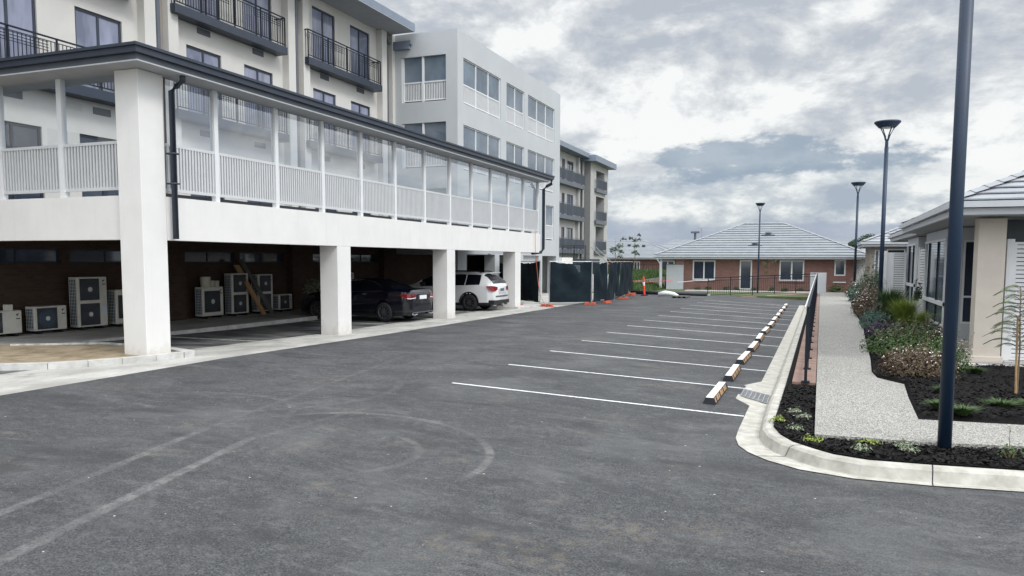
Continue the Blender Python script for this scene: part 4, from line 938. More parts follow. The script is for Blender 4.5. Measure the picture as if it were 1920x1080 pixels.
# ------------------------------------------------------------------ temporary fencing
fpts = [(-17.2, 41.0), (-14.5, 37.3), (-12.35, 35.15), None, (-12.0, 35.35), (-10.28, 36.75), (-9.95, 38.4), (-10.15, 40.7), (-10.45, 43.0), (-10.75, 45.5), (-11.1, 48.0), (-11.75, 52.0)]
names = ['behind the white wagon', 'left of the hanging orange cable', 'with a faded notice near its top', 'narrow, at the outer corner of the run', 'fourth from the column in the far run', 'fifth from the column in the far run', 'sixth from the column in the far run', 'second last, near the bollard', 'last before the mound']
j = 0; foot0 = None
def foot(loc, rz, label):
    global foot0
    if foot0: return dup(foot0, loc, label, rz=rz)
    t = thing('ballast_block', label, 'ballast block', loc, 'orange ballast blocks under the temporary fence', rz)
    b = MB(); x, y, z = loc
    b.box(x-.30, x+.30, y-.11, y+.11, z, z+.05); b.box(x-.26, x-.05, y-.09, y+.09, z+.05, z+.12); b.box(x+.05, x+.26, y-.09, y+.09, z+.05, z+.12); b.box(x-.05, x+.05, y-.09, y+.09, z+.05, z+.09)
    b.build('block', M['orange'], t, bevel=.02); b = MB(); b.cyl((x, y, z+.10), 'z', .035, .03, 10); b.build('socket', M['black_steel'], t)
    foot0 = t; return t
def fence_panel(a, b, label):
    a, b = Vector((*a, 0)), Vector((*b, 0)); d = b-a; L_ = d.length; u = d/L_; nrm = Vector((-u.y, u.x, 0))
    t = thing('temporary_fence', f'temporary fence panel with black shade cloth, {label}', 'fence', a, 'temporary fence panels with black shade cloth')
    f = MB(); U = Vector((0, 0, 1)); a1 = a+u*.03; b1 = b-u*.03
    f.tube([a1+U*.04, a1+U*2.1], .022, 6); f.tube([b1+U*.04, b1+U*2.1], .022, 6); f.tube([a1+U*2.06, b1+U*2.06], .02, 6); f.tube([a1+U*.16, b1+U*.16], .02, 6)
    f.build('frame', M['galv'], t)
    c = MB(); nu, nv = 20, 12; rows = []; ph = random.uniform(0, 6)
    for i in range(nu+1):
        s_ = i/nu; sag = .09*sin(s_*pi)*random.uniform(.7, 1.2); row = []
        for k in range(nv+1):
            v = k/nv; z = .12+v*(1.93-sag)+ (0 if k < nv else random.uniform(-.02, .02))
            w = .055*sin(s_*13+v*2+ph)*(.4+.6*v)+.05*sin(v*8+s_*5+ph)*sin(s_*pi)
            row.append(a+u*(.05+(L_-.1)*s_)+nrm*(w-.045)+U*z)
        rows.append(row)
    c.loft(rows); c.build('shade_cloth', M['cloth'], t, smooth=True)
    return t
prev = None
for p in fpts:
    if p is None: prev = None; continue
    if prev:
        t = fence_panel(prev, p, names[j] if j < len(names) else 'end'); 
        if j == 2:
            a = Vector((*prev, 0)); u = (Vector((*p, 0))-a).normalized(); nrm = Vector((u.y, -u.x, 0)); s = MB(); q0 = a+u*1.15+nrm*.1
            s.quad(q0+Vector((0, 0, 1.55)), q0+u*.42+Vector((0, 0, 1.55)), q0+u*.42+Vector((0, 0, 1.9)), q0+Vector((0, 0, 1.9))); s.build('notice', M['cloth2'], t)
        j += 1
    prev = p
for i, (x, y, rz, lb) in enumerate(((-11.6, 33.95, -.1, 'orange ballast block lying nearest the end of the terrace'), (-10.25, 36.4, .3, 'orange ballast block at the outer corner of the fencing'), (-9.85, 38.1, 1.3, 'orange ballast block just beyond the corner one'),
        (-10.1, 42.6, .3, 'orange ballast block midway down the far fence run'), (-10.7, 46.8, 0, 'orange ballast block second from the far end'), (-11.0, 48.6, .8, 'orange ballast block at the far end of the fence'), (-12.9, 33.6, .2, 'orange ballast block behind the white wagon bumper'))):
    foot((x, y, zg(x)), rz, lb)

# bollard, culvert, coil
g = thing('bollard', 'leaning red and white plastic bollard at the far side of the car park', 'bollard', (-10.0, 47.7, -.004)); g.rotation_euler = (0, radians(-4), 0)
x, y, z = -10.0, 47.7, -.004
b = MB(); b.cyl((x, y, z+.03), 'z', .22, .06, 16); b.build('base', M['trim'], g); b = MB(); b.tube([(x, y, z+.05), (x, y, z+1.12), (x, y, z+1.16)], [.075, .06, .03], 14); b.build('tube', M['red_plastic'], g)
b = MB(); b.cyl((x, y, z+.72), 'z', .071, .22, 14); b.build('reflective_band', M['white_metal'], g)
b = MB(); b.tube([(-11.3, 49.75, .10), (-6.4, 48.7, .10)], .13, 12); tag(b.build('black_pipe', M['grey_plastic'], smooth=True), 'long black pipe lying along the far kerb', 'pipe')
g = thing('cable_spool', 'discarded pale pipe offcut and pallet by the far kerb', 'debris', (-8.4, 46.4, 0))
b = MB(); b.tube([(-8.9, 46.5, .14), (-8.5, 46.5, .22), (-8.0, 46.45, .16), (-7.75, 46.4, .05)], [.13, .15, .13, .1], 10); b.build('pipe_offcut', M['white_metal'], g, smooth=True)
b = MB(); b.box(-7.9, -7.0, 45.2, 46.2, .08, .11)
for t in range(4): b.box(-7.9+t*.28, -7.84+t*.28, 45.2, 46.2, -.02, .08)
b.build('pallet', M['board_dark'], g)
# barrier tape in front of mound
b = MB(); b.tube([(-13.2, 55.4, .75), (-11.5, 55.2, .62), (-9.8, 56.5, .72)], .018, 4); tag(b.build('barrier_tape', M['red_plastic']), 'thin red and white barrier tape strung before the mound', 'tape')
b = MB(); b.tube([(-9.8, 58.5, .55), (-8.5, 58.4, .68), (-7.3, 58.6, .72)], .02, 4); tag(b.build('tape_strip', M['white_metal']), 'thin pale tape strung below the left window of the brick house', 'tape')

# ------------------------------------------------------------------ outdoor air conditioner units (front faces +x)
def ac(label, y0, y1, z1, fans, x=-19.0, dep=.34, blade='ac_dark'):
    t = thing('air_conditioner', label, 'air conditioner', (x, y0, .12), 'outdoor air conditioner units along the brick wall'); z0 = .2
    b = MB(); b.box(x-dep, x, y0, y1, z0, z1); b.build('casing', M['ac_white'], t, bevel=.02)
    for yy in (y0+.12, y1-.18): b = MB(); b.box(x-dep-.02, x+.02, yy, yy+.06, .12, z0); b.build('foot', M['trim'], t)
    W_ = (y1-y0); fh = (z1-z0)/fans; r = min(fh*.42, W_*.36); cy_ = y0+.06+r+.03
    for k in range(fans):
        cz = z0+fh*(k+.5); q_ = MB(); q_.box(x+.002, x+.012, cy_-r-.02, cy_+r+.02, cz-r-.01, cz+r+.01); gr = q_.build('grille_plate', M['ac_dark'], t)
        q_ = MB(); q_.cyl((x+.02, cy_, cz), 'x', r*.22, .03, 14); q_.build('fan_hub', M['ac_white'], gr)
        q_ = MB()
        for a_ in range(0, 28): 
            an = 2*pi*a_/28; q_.bar((x+.024, cy_+cos(an)*r*.24, cz+sin(an)*r*.24), (x+.024, cy_+cos(an)*r*.98, cz+sin(an)*r*.98), .007, .007)
        for rr_ in (.4, .6, .8, .98):
            pts = [(x+.026, cy_+cos(2*pi*i/24)*r*rr_, cz+sin(2*pi*i/24)*r*rr_) for i in range(25)]; q_.tube(pts, .004, 4, cap=False)
        q_.build('grille_wire', M['slate2'], gr)
        if blade != 'ac_dark':
            q_ = MB(); q_.cyl((x+.015, cy_, cz), 'x', r*.85, .004, 20); q_.build('fan_disc', M[blade], gr)
    b = MB(); b.box(x-dep+.03, x-.05, y0-.006, y0-.001, z0+.05, z1-.06); cg = b.build('coil', M['ac_blue'], t)
    b = MB()
    for i in range(5): b.box(x-dep+.04+i*.06, x-dep+.05+i*.06, y0-.014, y0-.007, z0+.05, z1-.06)
    k = int((z1-z0)/.09)
    for i in range(k): b.box(x-dep+.03, x-.05, y0-.02, y0-.0145, z0+.06+i*.09, z0+.072+i*.09)
    b.build('coil_guard', M['ac_white'], cg)
    b = MB(); zz = z1-.10; b.add([(x+.003, y1-.16, zz), (x+.003, y1-.07, zz+.02), (x+.003, y1-.13, zz-.05)], [(0, 1, 2)]); b.quad((x+.003, y1-.16, zz-.1), (x+.003, y1-.05, zz-.1), (x+.003, y1-.05, zz-.125), (x+.003, y1-.16, zz-.125)); b.build('badge', M['ac_dark'], t)
    return t
ac('small air conditioner at the left picture edge with a little box on top', 12.95, 14.07, .78, 1, blade='ac_blue')
ac('low wide air conditioner between the edge unit and the tall twin fan unit', 14.42, 15.36, .84, 1, blade='ac_blue')
ac('tall twin fan air conditioner with a pale sticker left of the corner column', 15.72, 16.68, 1.59, 2)
ac('air conditioner half hidden behind the corner column', 16.98, 17.9, 1.2, 1)
ac('air conditioner with white tubs standing on its lid', 20.42, 21.38, 1.17, 1)
ac('tall twin fan air conditioner left of the leaning boards', 21.82, 22.66, 1.61, 2)
ac('tall twin fan air conditioner right of the leaning boards', 23.2, 24.0, 1.56, 2)
ac('small square air conditioner nearest the potted bush', 24.35, 25.15, .78, 1)
ac('air conditioner visible over the roof of the dark sedan', 28.6, 29.5, 1.55, 2)
b = MB(); b.box(-19.2, -19.05, 13.72, 13.88, .78, .93); tag(b.build('junction_box', M['ac_white'], bevel=.01), 'little pale box on top of the leftmost air conditioner', 'box')
b = MB(); b.box(-18.998, -18.992, 16.50, 16.64, .5, .8); tag(b.build('energy_sticker', M['paper']), 'pale blue paper sheet stuck on the tall air conditioner', 'paper')
for y, r, h, lb in ((20.72, .17, .34, 'large white tub with dark lid, on the air conditioner'), (21.0, .10, .19, 'small white pot between two tubs on the air conditioner'), (21.22, .10, .18, 'small white tub at the right end of the air conditioner lid')):
    t = thing('plastic_tub', lb, 'tub', (-19.15, y, 1.17), 'white tubs on the air conditioner')
    b = MB(); b.tube([(-19.15, y, 1.171), (-19.15, y, 1.17+h)], [r*.9, r], 16); b.build('tub', M['pot'], t, smooth=False)
    b = MB(); b.tube([(-19.15, y, 1.171+h), (-19.15, y, 1.19+h)], [r*1.04, r*1.0], 16); b.build('lid', M['pot'] if r < .15 else M['board_dark'], t)
b = MB(); b.loft([[(-18.55, 22.88, .13), (-18.55, 23.06, .13), (-18.6, 23.06, .13), (-18.6, 22.85, .13), (-18.55, 22.85, .13)], [(-19.2, 22.2, 1.9), (-19.2, 22.45, 1.9), (-19.25, 22.45, 1.9), (-19.25, 22.2, 1.9), (-19.2, 22.2, 1.9)]]); tag(b.build('timber_board', M['timber']), 'tan timber board leaning on the wall between tall units', 'board')
b = MB(); b.loft([[(-18.45, 23.2, .13), (-18.45, 23.42, .13), (-18.5, 23.42, .13), (-18.5, 23.2, .13), (-18.45, 23.2, .13)], [(-19.25, 22.5, 2.1), (-19.25, 22.7, 2.1), (-19.3, 22.7, 2.1), (-19.3, 22.5, 2.1), (-19.25, 22.5, 2.1)]]); tag(b.build('grey_board', M['board_dark']), 'dark grey board leaning beside the tan timber board', 'board')

# ------------------------------------------------------------------ cars
def interp(tab, s):
    for (a, va), (b, vb) in zip(tab, tab[1:]):
        if a <= s <= b:
            t = (s-a)/(b-a) if b > a else 0; t = t*t*(3-2*t)*.5+t*.5
            return va+(vb-va)*t
    return tab[-1][1] if s > tab[-1][0] else tab[0][1]
def car(name, label, x_rear, yc, zg_, L_, half, paint, top, belt, bot, ghw, wheels, wr, glass_side, pillars, rearw, frontw, tail, wagon):
    t = thing(name, label, 'car', (x_rear, yc, zg_))
    S = [0, .03, .08]+[.08+.04*i for i in range(1, int((L_-.16)/.04))]+[L_-.08, L_-.03, L_]
    NR = 13
    def sec(s):
        zt = interp(top, s); zb = interp(belt, s); z0 = interp(bot, s); hw = interp(half, s); gw = interp(ghw, s)
        rows = []
        for k in range(10):                       # side from sill to belt
            v = k/9; z = z0+(zb-z0)*v
            bul = 1-.055*(1-v)**3*1.6-.035*max(0, v-.62)**1.2*2.2
            rows.append((hw*bul, z))
        up = max(0, zt-zb)
        rows.append((gw+(hw*.94-gw)*.50, zb+up*.42)); rows.append((gw, zb+up*.84)); rows.append((gw*.80, zb+up*.96)); rows.append((gw*.4, zt)); rows.append((0, zt+.008))
        return rows
    secs = [sec(s) for s in S]; nr = len(secs[0])
    for w in wheels:                              # snap arch vertices
        for i, s in enumerate(S):
            for k in range(10):
                hw, z = secs[i][k]; dx = s-w; dz = z-(wr-.0); d = sqrt(dx*dx+dz*dz); R = wr+.055
                if 0 < abs(d-R) < .034 and z > .2:
                    secs[i][k] = (hw, wr+dz/d*R)
    body = MB(); gl = MB(); tr = MB()
    def V(i, k, sg): return (x_rear-S[i], yc+sg*secs[i][k][0], zg_+secs[i][k][1])
    def isglass(s, k):
        if k in (9, 10) and glass_side[0] < s < glass_side[1] and not any(a < s < b for a, b in pillars): return True
        if k in (11, 12, 13) and (rearw[0] < s < rearw[1] or frontw[0] < s < frontw[1]): return True
        return False
    for i in range(len(S)-1):
        for k in range(nr-1):
            s = (S[i]+S[i+1])/2; z = (secs[i][k][1]+secs[i+1][k+1][1])/2
            if k < 9 and any((s-w)**2+(z-wr)**2 < (wr+.055)**2 for w in wheels): continue
            tgt = gl if isglass(s, k) else body
            if k < 1: tgt = tr
            for sg in (-1, 1):
                q_ = [V(i, k, sg), V(i+1, k, sg), V(i+1, k+1, sg), V(i, k+1, sg)]; tgt.add(q_, [(0, 1, 2, 3)])
    for i in (0, len(S)-1):
        vs = [V(i, k, 1) for k in range(nr)]+[V(i, k, -1) for k in range(nr-2, -1, -1)]; body.add(vs, [tuple(range(len(vs)))])
    def clean(o):
        bm = bmesh.new(); bm.from_mesh(o.data); bmesh.ops.remove_doubles(bm, verts=bm.verts, dist=.002); bmesh.ops.recalc_face_normals(bm, faces=bm.faces); bm.to_mesh(o.data); bm.free()
        for p in o.data.polygons: p.use_smooth = True
        e = o.modifiers.new('edges', 'EDGE_SPLIT'); e.split_angle = radians(38)
    clean(body.build('body', M[paint], t)); clean(gl.build('window', M['carglass'], t)); clean(tr.build('sill', M['trim'], t))
    # underbody and arches
    u_ = MB(); u_.box(x_rear-L_+.3, x_rear-.25, yc-.62, yc+.62, zg_+.2, zg_+.62); u_.build('underbody', M['trim'], t)
    for w in wheels:
        for sg in (-1, 1):
            yy = yc+sg*(interp(half, w)-.12); xx = x_rear-w
            a_ = MB(); pts = [(xx+cos(q_)*(wr+.05), yc+sg*(interp(half, w)-.2), zg_+wr+sin(q_)*(wr+.05)) for q_ in [pi*i/14 for i in range(15)]]
            a_.loft([[(p[0], yc+sg*(interp(half, w)-.01), p[2]) for p in pts], [(p[0], yc+sg*.5, p[2]) for p in pts]]); a_.build('wheel_arch', M['trim'], t)
            tw = MB(); n = 36; prof = [(-.11, wr*.68), (-.11, wr*.93), (-.08, wr), (.08, wr), (.11, wr*.93), (.11, wr*.68)]
            tw.loft([[(xx+cos(2*pi*i/n)*r_, yy+o_, zg_+wr+sin(2*pi*i/n)*r_) for o_, r_ in prof] for i in range(n+1)]); ww = tw.build('wheel', M['tyre'], t, smooth=True)
            rm = MB(); yo = yy+sg*.085
            for i in range(10):
                a0 = 2*pi*i/10; rm.bar((xx, yo, zg_+wr), (xx+cos(a0)*wr*.66, yo-sg*.005, zg_+wr+sin(a0)*wr*.66), .035, .03)
            rm.cyl((xx, yo, zg_+wr), 'y', .06, .05, 14)
            n = 28; rm.loft([[(xx+cos(2*pi*i/n)*r_, yy+sg*o_, zg_+wr+sin(2*pi*i/n)*r_) for o_, r_ in ((.105, wr*.70), (.10, wr*.62), (0, wr*.60))] for i in range(n+1)]); rm.build('rim', M['rim'], ww)
            bk = MB(); bk.cyl((xx, yy-sg*.02, zg_+wr), 'y', wr*.62, .02, 20); bk.build('brake_disc', M['trim'], ww)
    return t
xr = -12.72; sy = 24.0
sed = car('sedan', 'dark navy sedan parked nose in between the second and third columns', xr, sy, 0, 4.9,
    half=[(0, .72), (.08, .83), (.35, .90), (.9, .925), (2.5, .93), (4.0, .92), (4.55, .88), (4.82, .76), (4.9, .62)], paint='navy',
    top=[(0, .96), (.05, 1.085), (.45, 1.12), (.78, 1.13), (1.15, 1.29), (1.62, 1.425), (2.2, 1.465), (2.7, 1.44), (3.15, 1.28), (3.62, 1.06), (4.3, .95), (4.75, .82), (4.9, .62)],
    belt=[(0, .90), (.08, 1.0), (.5, 1.04), (1.3, 1.01), (3.0, .96), (3.7, .93), (4.5, .82), (4.9, .58)],
    bot=[(0, .30), (.3, .22), (1, .2), (4.4, .2), (4.9, .26)], ghw=[(0, .55), (.1, .72), (.7, .74), (1.2, .66), (1.7, .60), (2.6, .61), (3.2, .68), (3.6, .76), (4.6, .66), (4.9, .4)],
    wheels=(1.08, 4.02), wr=.335, glass_side=(1.05, 3.25), pillars=[(1.45, 1.50), (2.22, 2.32)], rearw=(.80, 1.50), frontw=(2.75, 3.55), tail='tail', wagon=False)
def lampmesh(parent, pts_fn, mat='tail', name='tail_lamp'):
    for sg in (-1, 1):
        m_ = MB(); P0, P1 = pts_fn(sg); n = len(P0)
        m_.loft([P0, P1]); m_.build(name, M[mat], parent)
def sedan_tail(sg):
    y = sy; a = [(xr-.40, y+sg*.915, .94), (xr-.14, y+sg*.875, .955), (xr-.025, y+sg*.80, .95), (xr+.012, y+sg*.50, .935)]
    b = [(xr-.38, y+sg*.925, .90), (xr-.12, y+sg*.895, .79), (xr-.015, y+sg*.83, .775), (xr+.014, y+sg*.50, .80)]; return a, b
sed.scale = (.93, 1, 1)
lampmesh(sed, sedan_tail)
def sedan_tail2(sg):
    y = sy; a = [(xr-.115, y+sg*.902, .822), (xr-.01, y+sg*.835, .815), (xr+.02, y+sg*.52, .835)]; b = [(xr-.113, y+sg*.903, .80), (xr-.008, y+sg*.838, .79), (xr+.022, y+sg*.52, .812)]; return a, b
lampmesh(sed, sedan_tail2, 'flower', 'lamp_strip')
m_ = MB(); m_.bar((xr+.02, sy-.55, .955), (xr+.02, sy+.55, .955), .02, .03); m_.bar((xr+.03, sy-.74, .33), (xr+.03, sy+.74, .33), .03, .025); m_.build('chrome_strip', M['chrome'], sed)
for sg in (-1, 1):
    m_ = MB(); x0 = xr+.02; pts = [(x0, sy+sg*.74, .33), (x0, sy+sg*.76, .27), (x0, sy+sg*.60, .24), (x0, sy+sg*.42, .27), (x0, sy+sg*.42, .33)]; m_.tube(pts, .014, 6); m_.build('exhaust_trim', M['chrome'], sed)
m_ = MB(); m_.box(xr+.012, xr+.03, sy-.25, sy+.25, .77, .90); m_.build('number_plate', M['plate'], sed)
m_ = MB(); m_.box(xr+.005, xr+.02, sy-.42, sy+.42, .74, .93); m_.build('plate_recess', M['trim'], sed)
# window chrome line near side and far side
for sg in (-1, 1):
    m_ = MB(); pts = [(xr-3.2, sy+sg*.885, 1.0), (xr-2.3, sy+sg*.90, 1.025), (xr-1.4, sy+sg*.90, 1.04), (xr-1.12, sy+sg*.875, 1.08), (xr-1.25, sy+sg*.79, 1.22), (xr-1.6, sy+sg*.70, 1.36), (xr-2.1, sy+sg*.655, 1.42), (xr-2.6, sy+sg*.66, 1.39), (xr-3.1, sy+sg*.77, 1.18)]
    m_.tube(pts, .010, 5); m_.build('window_trim', M['chrome'], sed)
    m_ = MB(); m_.box(xr-1.95, xr-1.78, sy+sg*.935, sy+sg*.955, .93, .955); m_.build('door_handle', M['chrome'], sed); m_ = MB(); m_.box(xr-2.95, xr-2.78, sy+sg*.935, sy+sg*.955, .92, .945); m_.build('door_handle', M['chrome'], sed)
    m_ = MB(); m_.box(xr-3.2, xr-3.02, sy+sg*.93, sy+sg*1.1, 1.0, 1.12); m_.build('wing_mirror', M['navy'], sed, bevel=.03)
xr = -12.45; sy = 30.55
wag = car('wagon', 'white wagon with black roof rails parked between the third and fourth columns', xr, sy, 0, 4.82,
    half=[(0, .70), (.06, .80), (.3, .89), (.9, .915), (2.5, .92), (4.0, .91), (4.5, .86), (4.75, .74), (4.82, .6)], paint='white_paint',
    top=[(0, 1.02), (.05, 1.10), (.16, 1.28), (.42, 1.50), (.62, 1.575), (1.2, 1.60), (2.4, 1.60), (2.85, 1.54), (3.3, 1.35), (3.75, 1.10), (4.3, 1.0), (4.7, .86), (4.82, .66)],
    belt=[(0, .96), (.08, 1.06), (.6, 1.09), (1.5, 1.06), (3.0, 1.0), (3.8, .97), (4.5, .85), (4.82, .62)],
    bot=[(0, .36), (.3, .27), (1, .25), (4.4, .25), (4.82, .32)], ghw=[(0, .62), (.1, .74), (.45, .66), (.8, .62), (2.6, .63), (3.2, .70), (3.75, .78), (4.6, .64), (4.82, .42)],
    wheels=(1.10, 3.84), wr=.35, glass_side=(.62, 3.35), pillars=[(1.28, 1.33), (2.28, 2.36)], rearw=(.075, .52), frontw=(2.9, 3.7), tail='tail', wagon=True)
def wag_tail(sg):
    y = sy; a = [(xr-.34, y+sg*.895, 1.04), (xr-.1, y+sg*.83, 1.05), (xr-.005, y+sg*.70, 1.03), (xr+.012, y+sg*.48, 1.0)]; b = [(xr-.22, y+sg*.905, .86), (xr-.05, y+sg*.83, .82), (xr+.008, y+sg*.71, .83), (xr+.014, y+sg*.48, .90)]; return a, b
lampmesh(wag, wag_tail)
m_ = MB(); m_.box(xr+.004, xr+.02, sy-.34, sy+.34, .74, .92); m_.build('tailgate_recess', M['gutter_w'], wag)
m_ = MB(); m_.box(xr+.022, xr+.03, sy-.19, sy+.19, .83, .94); m_.build('number_plate', M['slate2'], wag)
m_ = MB(); m_.box(xr-.02, xr+.04, sy-.66, sy+.66, .60, .64); m_.box(xr-.25, xr+.01, sy-.84, sy+.84, .30, .46); m_.build('bumper_trim', M['trim'], wag, bevel=.02)
for sg in (-1, 1):
    m_ = MB(); m_.tube([(xr-.65, sy+sg*.62, 1.58), (xr-.8, sy+sg*.62, 1.635), (xr-2.4, sy+sg*.62, 1.65), (xr-2.7, sy+sg*.63, 1.60)], .022, 6); m_.build('roof_rail', M['trim'], wag)
    n = 20; w = 1.10
    for w in (1.10, 3.84):
        m_ = MB(); m_.loft([[(xr-w+cos(pi*i/n)*(.35+.05), sy+sg*.915, .35+sin(pi*i/n)*(.35+.05)), (xr-w+cos(pi*i/n)*(.35+.10), sy+sg*.922, .35+sin(pi*i/n)*(.35+.10))] for i in range(n+1)]); m_.build('arch_cladding', M['trim'], wag)
    m_ = MB(); m_.box(xr-3.3, xr-3.1, sy+sg*.93, sy+sg*1.12, 1.05, 1.18); m_.build('wing_mirror', M['trim'], wag, bevel=.03)
    m_ = MB(); m_.cyl((xr-.06, sy+sg*.6, .26), 'x', .04, .12, 10); m_.build('exhaust', M['chrome'], wag)
m_ = MB(); m_.box(xr-.48, xr-.28, sy-.55, sy+.55, 1.575, 1.60); m_.build('spoiler', M['white_paint'], wag, bevel=.01)
m_ = MB(); m_.bar((xr-.07, sy-.1, 1.16), (xr-.18, sy+.3, 1.3), .02); m_.build('wiper', M['trim'], wag)

# ------------------------------------------------------------------ plants
def leaves(mb, c, rx, ry, rz, n, size, upright=.3, shell=.55, blades=False):
    c = Vector(c)
    for _ in range(n):
        while True:
            p = Vector((random.uniform(-1, 1), random.uniform(-1, 1), random.uniform(-.15, 1)))
            if shell < p.length < 1.0+random.uniform(-.1, .1): break
        pos = c+Vector((p.x*rx, p.y*ry, p.z*rz)); s = size*random.uniform(.6, 1.35)
        nrm = (p.normalized()+Vector((random.uniform(-1, 1), random.uniform(-1, 1), random.uniform(-.3, 1)))*.9).normalized()
        a = nrm.cross(Vector((random.uniform(-1, 1), random.uniform(-1, 1), random.uniform(-1, 1)))).normalized(); b = nrm.cross(a)
        mb.add([pos-a*s, pos-b*s*.42+nrm*s*.12, pos+a*s, pos+b*s*.42+nrm*s*.12], [(0, 1, 2, 3)])
def shrub(name, label, cat, c, rx, ry, rz, n, size, mat, group=None, flowers=0, lumps=7, stems=True, fmat='flower', fs=.022):
    t = thing(name, label, cat, c, group); mb = MB(); st = MB()
    for k in range(lumps):
        a = 2*pi*k/lumps+random.uniform(-.3, .3); q_ = random.uniform(.25, .6); f = random.uniform(.5, .72)
        lc = (c[0]+cos(a)*rx*q_, c[1]+sin(a)*ry*q_, c[2]+rz*random.uniform(.0, .25)); leaves(mb, lc, rx*f, ry*f, rz*random.uniform(.6, .85), n//lumps, size, shell=.35)
        st.tube([(c[0], c[1], c[2]-.05), (lc[0], lc[1], lc[2]+rz*.3)], [.012, .006], 5)
    for k in range(int(n/70)):
        a = random.uniform(0, 6.28); q_ = random.uniform(.2, 1.0); hh = rz*random.uniform(.9, 1.45)*(1.1-.45*q_); p0 = Vector((c[0]+cos(a)*rx*q_*.5, c[1]+sin(a)*ry*q_*.5, c[2]+hh*.3)); p1 = Vector((c[0]+cos(a)*rx*q_*1.08, c[1]+sin(a)*ry*q_*1.08, c[2]+hh))
        st.tube([p0, p1], [.005, .002], 3)
        for i in range(9):
            pp = p0.lerp(p1, .35+.65*i/8); an = random.uniform(0, 6.28); dd = Vector((cos(an), sin(an), random.uniform(0, .8)))*size*1.5; e_ = dd.cross(Vector((0, 0, 1))).normalized()*size*.4
            mb.add([pp, pp+dd*.5+e_, pp+dd, pp+dd*.5-e_], [(0, 1, 2, 3)])
    mb.build('foliage', M[mat], t); st.build('stem', M['bark'], t)
    if flowers:
        f = MB()
        for _ in range(flowers):
            a = random.uniform(0, 2*pi); q_ = random.uniform(.1, 1.05)**.7; el = random.uniform(.2, 1.1)
            p = Vector((c[0]+cos(a)*rx*q_, c[1]+sin(a)*ry*q_, c[2]+rz*(1.12-.55*q_*q_)*random.uniform(.55, 1.05)))
            for k in range(3):
                an = random.uniform(0, 6.28); d = Vector((cos(an), sin(an), random.uniform(-.2, .8)))*fs*random.uniform(.7, 1.5); e = d.cross(Vector((0, 0, 1))).normalized()*fs*.45
                f.add([p, p+d*.5+e, p+d, p+d*.5-e], [(0, 1, 2, 3)])
        f.build('flowers', M[fmat], t)
    return t
def grass_clump(name, label, c, r, h, n, mat, group=None, w=.008):
    t = MB(); c = Vector(c)
    for _ in range(n):
        a = random.uniform(0, 2*pi); q_ = random.random()**.6; b0 = c+Vector((cos(a)*r*.25*q_, sin(a)*r*.25*q_, 0)); hh = h*random.uniform(.6, 1.1)
        out = Vector((cos(a), sin(a), 0))*r*q_*random.uniform(.6, 1.3); sd_ = Vector((-sin(a), cos(a), 0))*w*random.uniform(.7, 1.4)
        p1 = b0+out*.35+Vector((0, 0, hh*.6)); p2 = b0+out*.95+Vector((0, 0, hh*random.uniform(.75, 1.0)))
        t.add([b0-sd_, b0+sd_, p1+sd_*.8, p1-sd_*.8], [(0, 1, 2, 3)]); t.add([p1-sd_*.8, p1+sd_*.8, p2], [(0, 1, 2)])
    return tag(t.build(name, M[mat]), label, 'grass clump', group)
shrub('flowering_shrub', 'reddish shrub with pink white flowers nearest the camera beside the path', 'shrub', (1.72, 16.1, .02), .66, .78, .47, 4200, .030, 'leaf_red', 'garden bed shrubs', 150)
shrub('flowering_shrub', 'pale flowering shrub tucked between the near shrub and the porch', 'shrub', (2.30, 17.3, .02), .50, .75, .72, 2400, .030, 'leaf', 'garden bed shrubs', 110)
shrub('green_shrub', 'broad dark green shrub spilling over the path below the bay window', 'shrub', (1.85, 19.9, .02), .90, 1.4, .60, 5200, .042, 'leaf', 'garden bed shrubs', 30)
shrub('green_shrub', 'dark green shrub against the bay window sill', 'shrub', (2.50, 21.9, .02), .55, 1.1, .62, 2400, .042, 'leaf_dk', 'garden bed shrubs', 25)
shrub('purple_shrub', 'low purple leaved shrub at the foot of the second lamp post', 'shrub', (1.72, 24.4, .02), .6, .9, .45, 2200, .035, 'leaf_purple', 'garden bed shrubs')
shrub('blue_green_shrub', 'blue green shrub beside the path left of the second lamp post', 'shrub', (1.65, 27.4, .02), .5, 1.2, .62, 2400, .035, 'leaf_blue', 'garden bed shrubs')
grass_clump('grass_clump', 'lime green grass clump between lamp post and bay window', (2.45, 27.0, .0), .55, 1.05, 1500, 'leaf_lime', 'ornamental grasses', .007)
grass_clump('grass_clump', 'second smaller lime grass clump against the wall', (2.75, 25.2, .0), .35, .75, 800, 'leaf_lime', 'ornamental grasses', .007)
grass_clump('grass_clump', 'tall dark green grass clump behind the lime one', (2.35, 30.4, .0), .65, 1.25, 1500, 'leaf', 'ornamental grasses', .010)
shrub('flowering_shrub', 'reddish brown shrub with pink flowers beyond the second lamp post', 'shrub', (1.9, 33.2, .02), .75, 2.0, 1.15, 4200, .045, 'leaf_red', 'garden bed shrubs', 260, fs=.035)
shrub('tall_shrub', 'tall dark shrub with reddish tips in front of the end unit', 'shrub', (2.35, 41.0, .02), .8, 1.6, 1.95, 3200, .065, 'leaf_dk', 'garden bed shrubs', 70, fmat='leaf_red', fs=.07)
shrub('flowering_shrub', 'dark rose like shrub with white blooms near the path end', 'shrub', (2.0, 45.5, .02), .7, 1.8, 1.1, 2200, .06, 'leaf_blue', 'garden bed shrubs', 90, fs=.06)
shrub('green_shrub', 'small green shrub at the far end of the path', 'shrub', (2.1, 51.5, .02), .7, 1.5, .9, 1400, .06, 'leaf_dk', 'garden bed shrubs')
shrub('climbing_plant', 'small leafy plant against the white wall left of the bay window', 'plant', (2.93, 28.3, .9), .13, .22, .55, 160, .06, 'leaf_dk', None, 5, lumps=3)
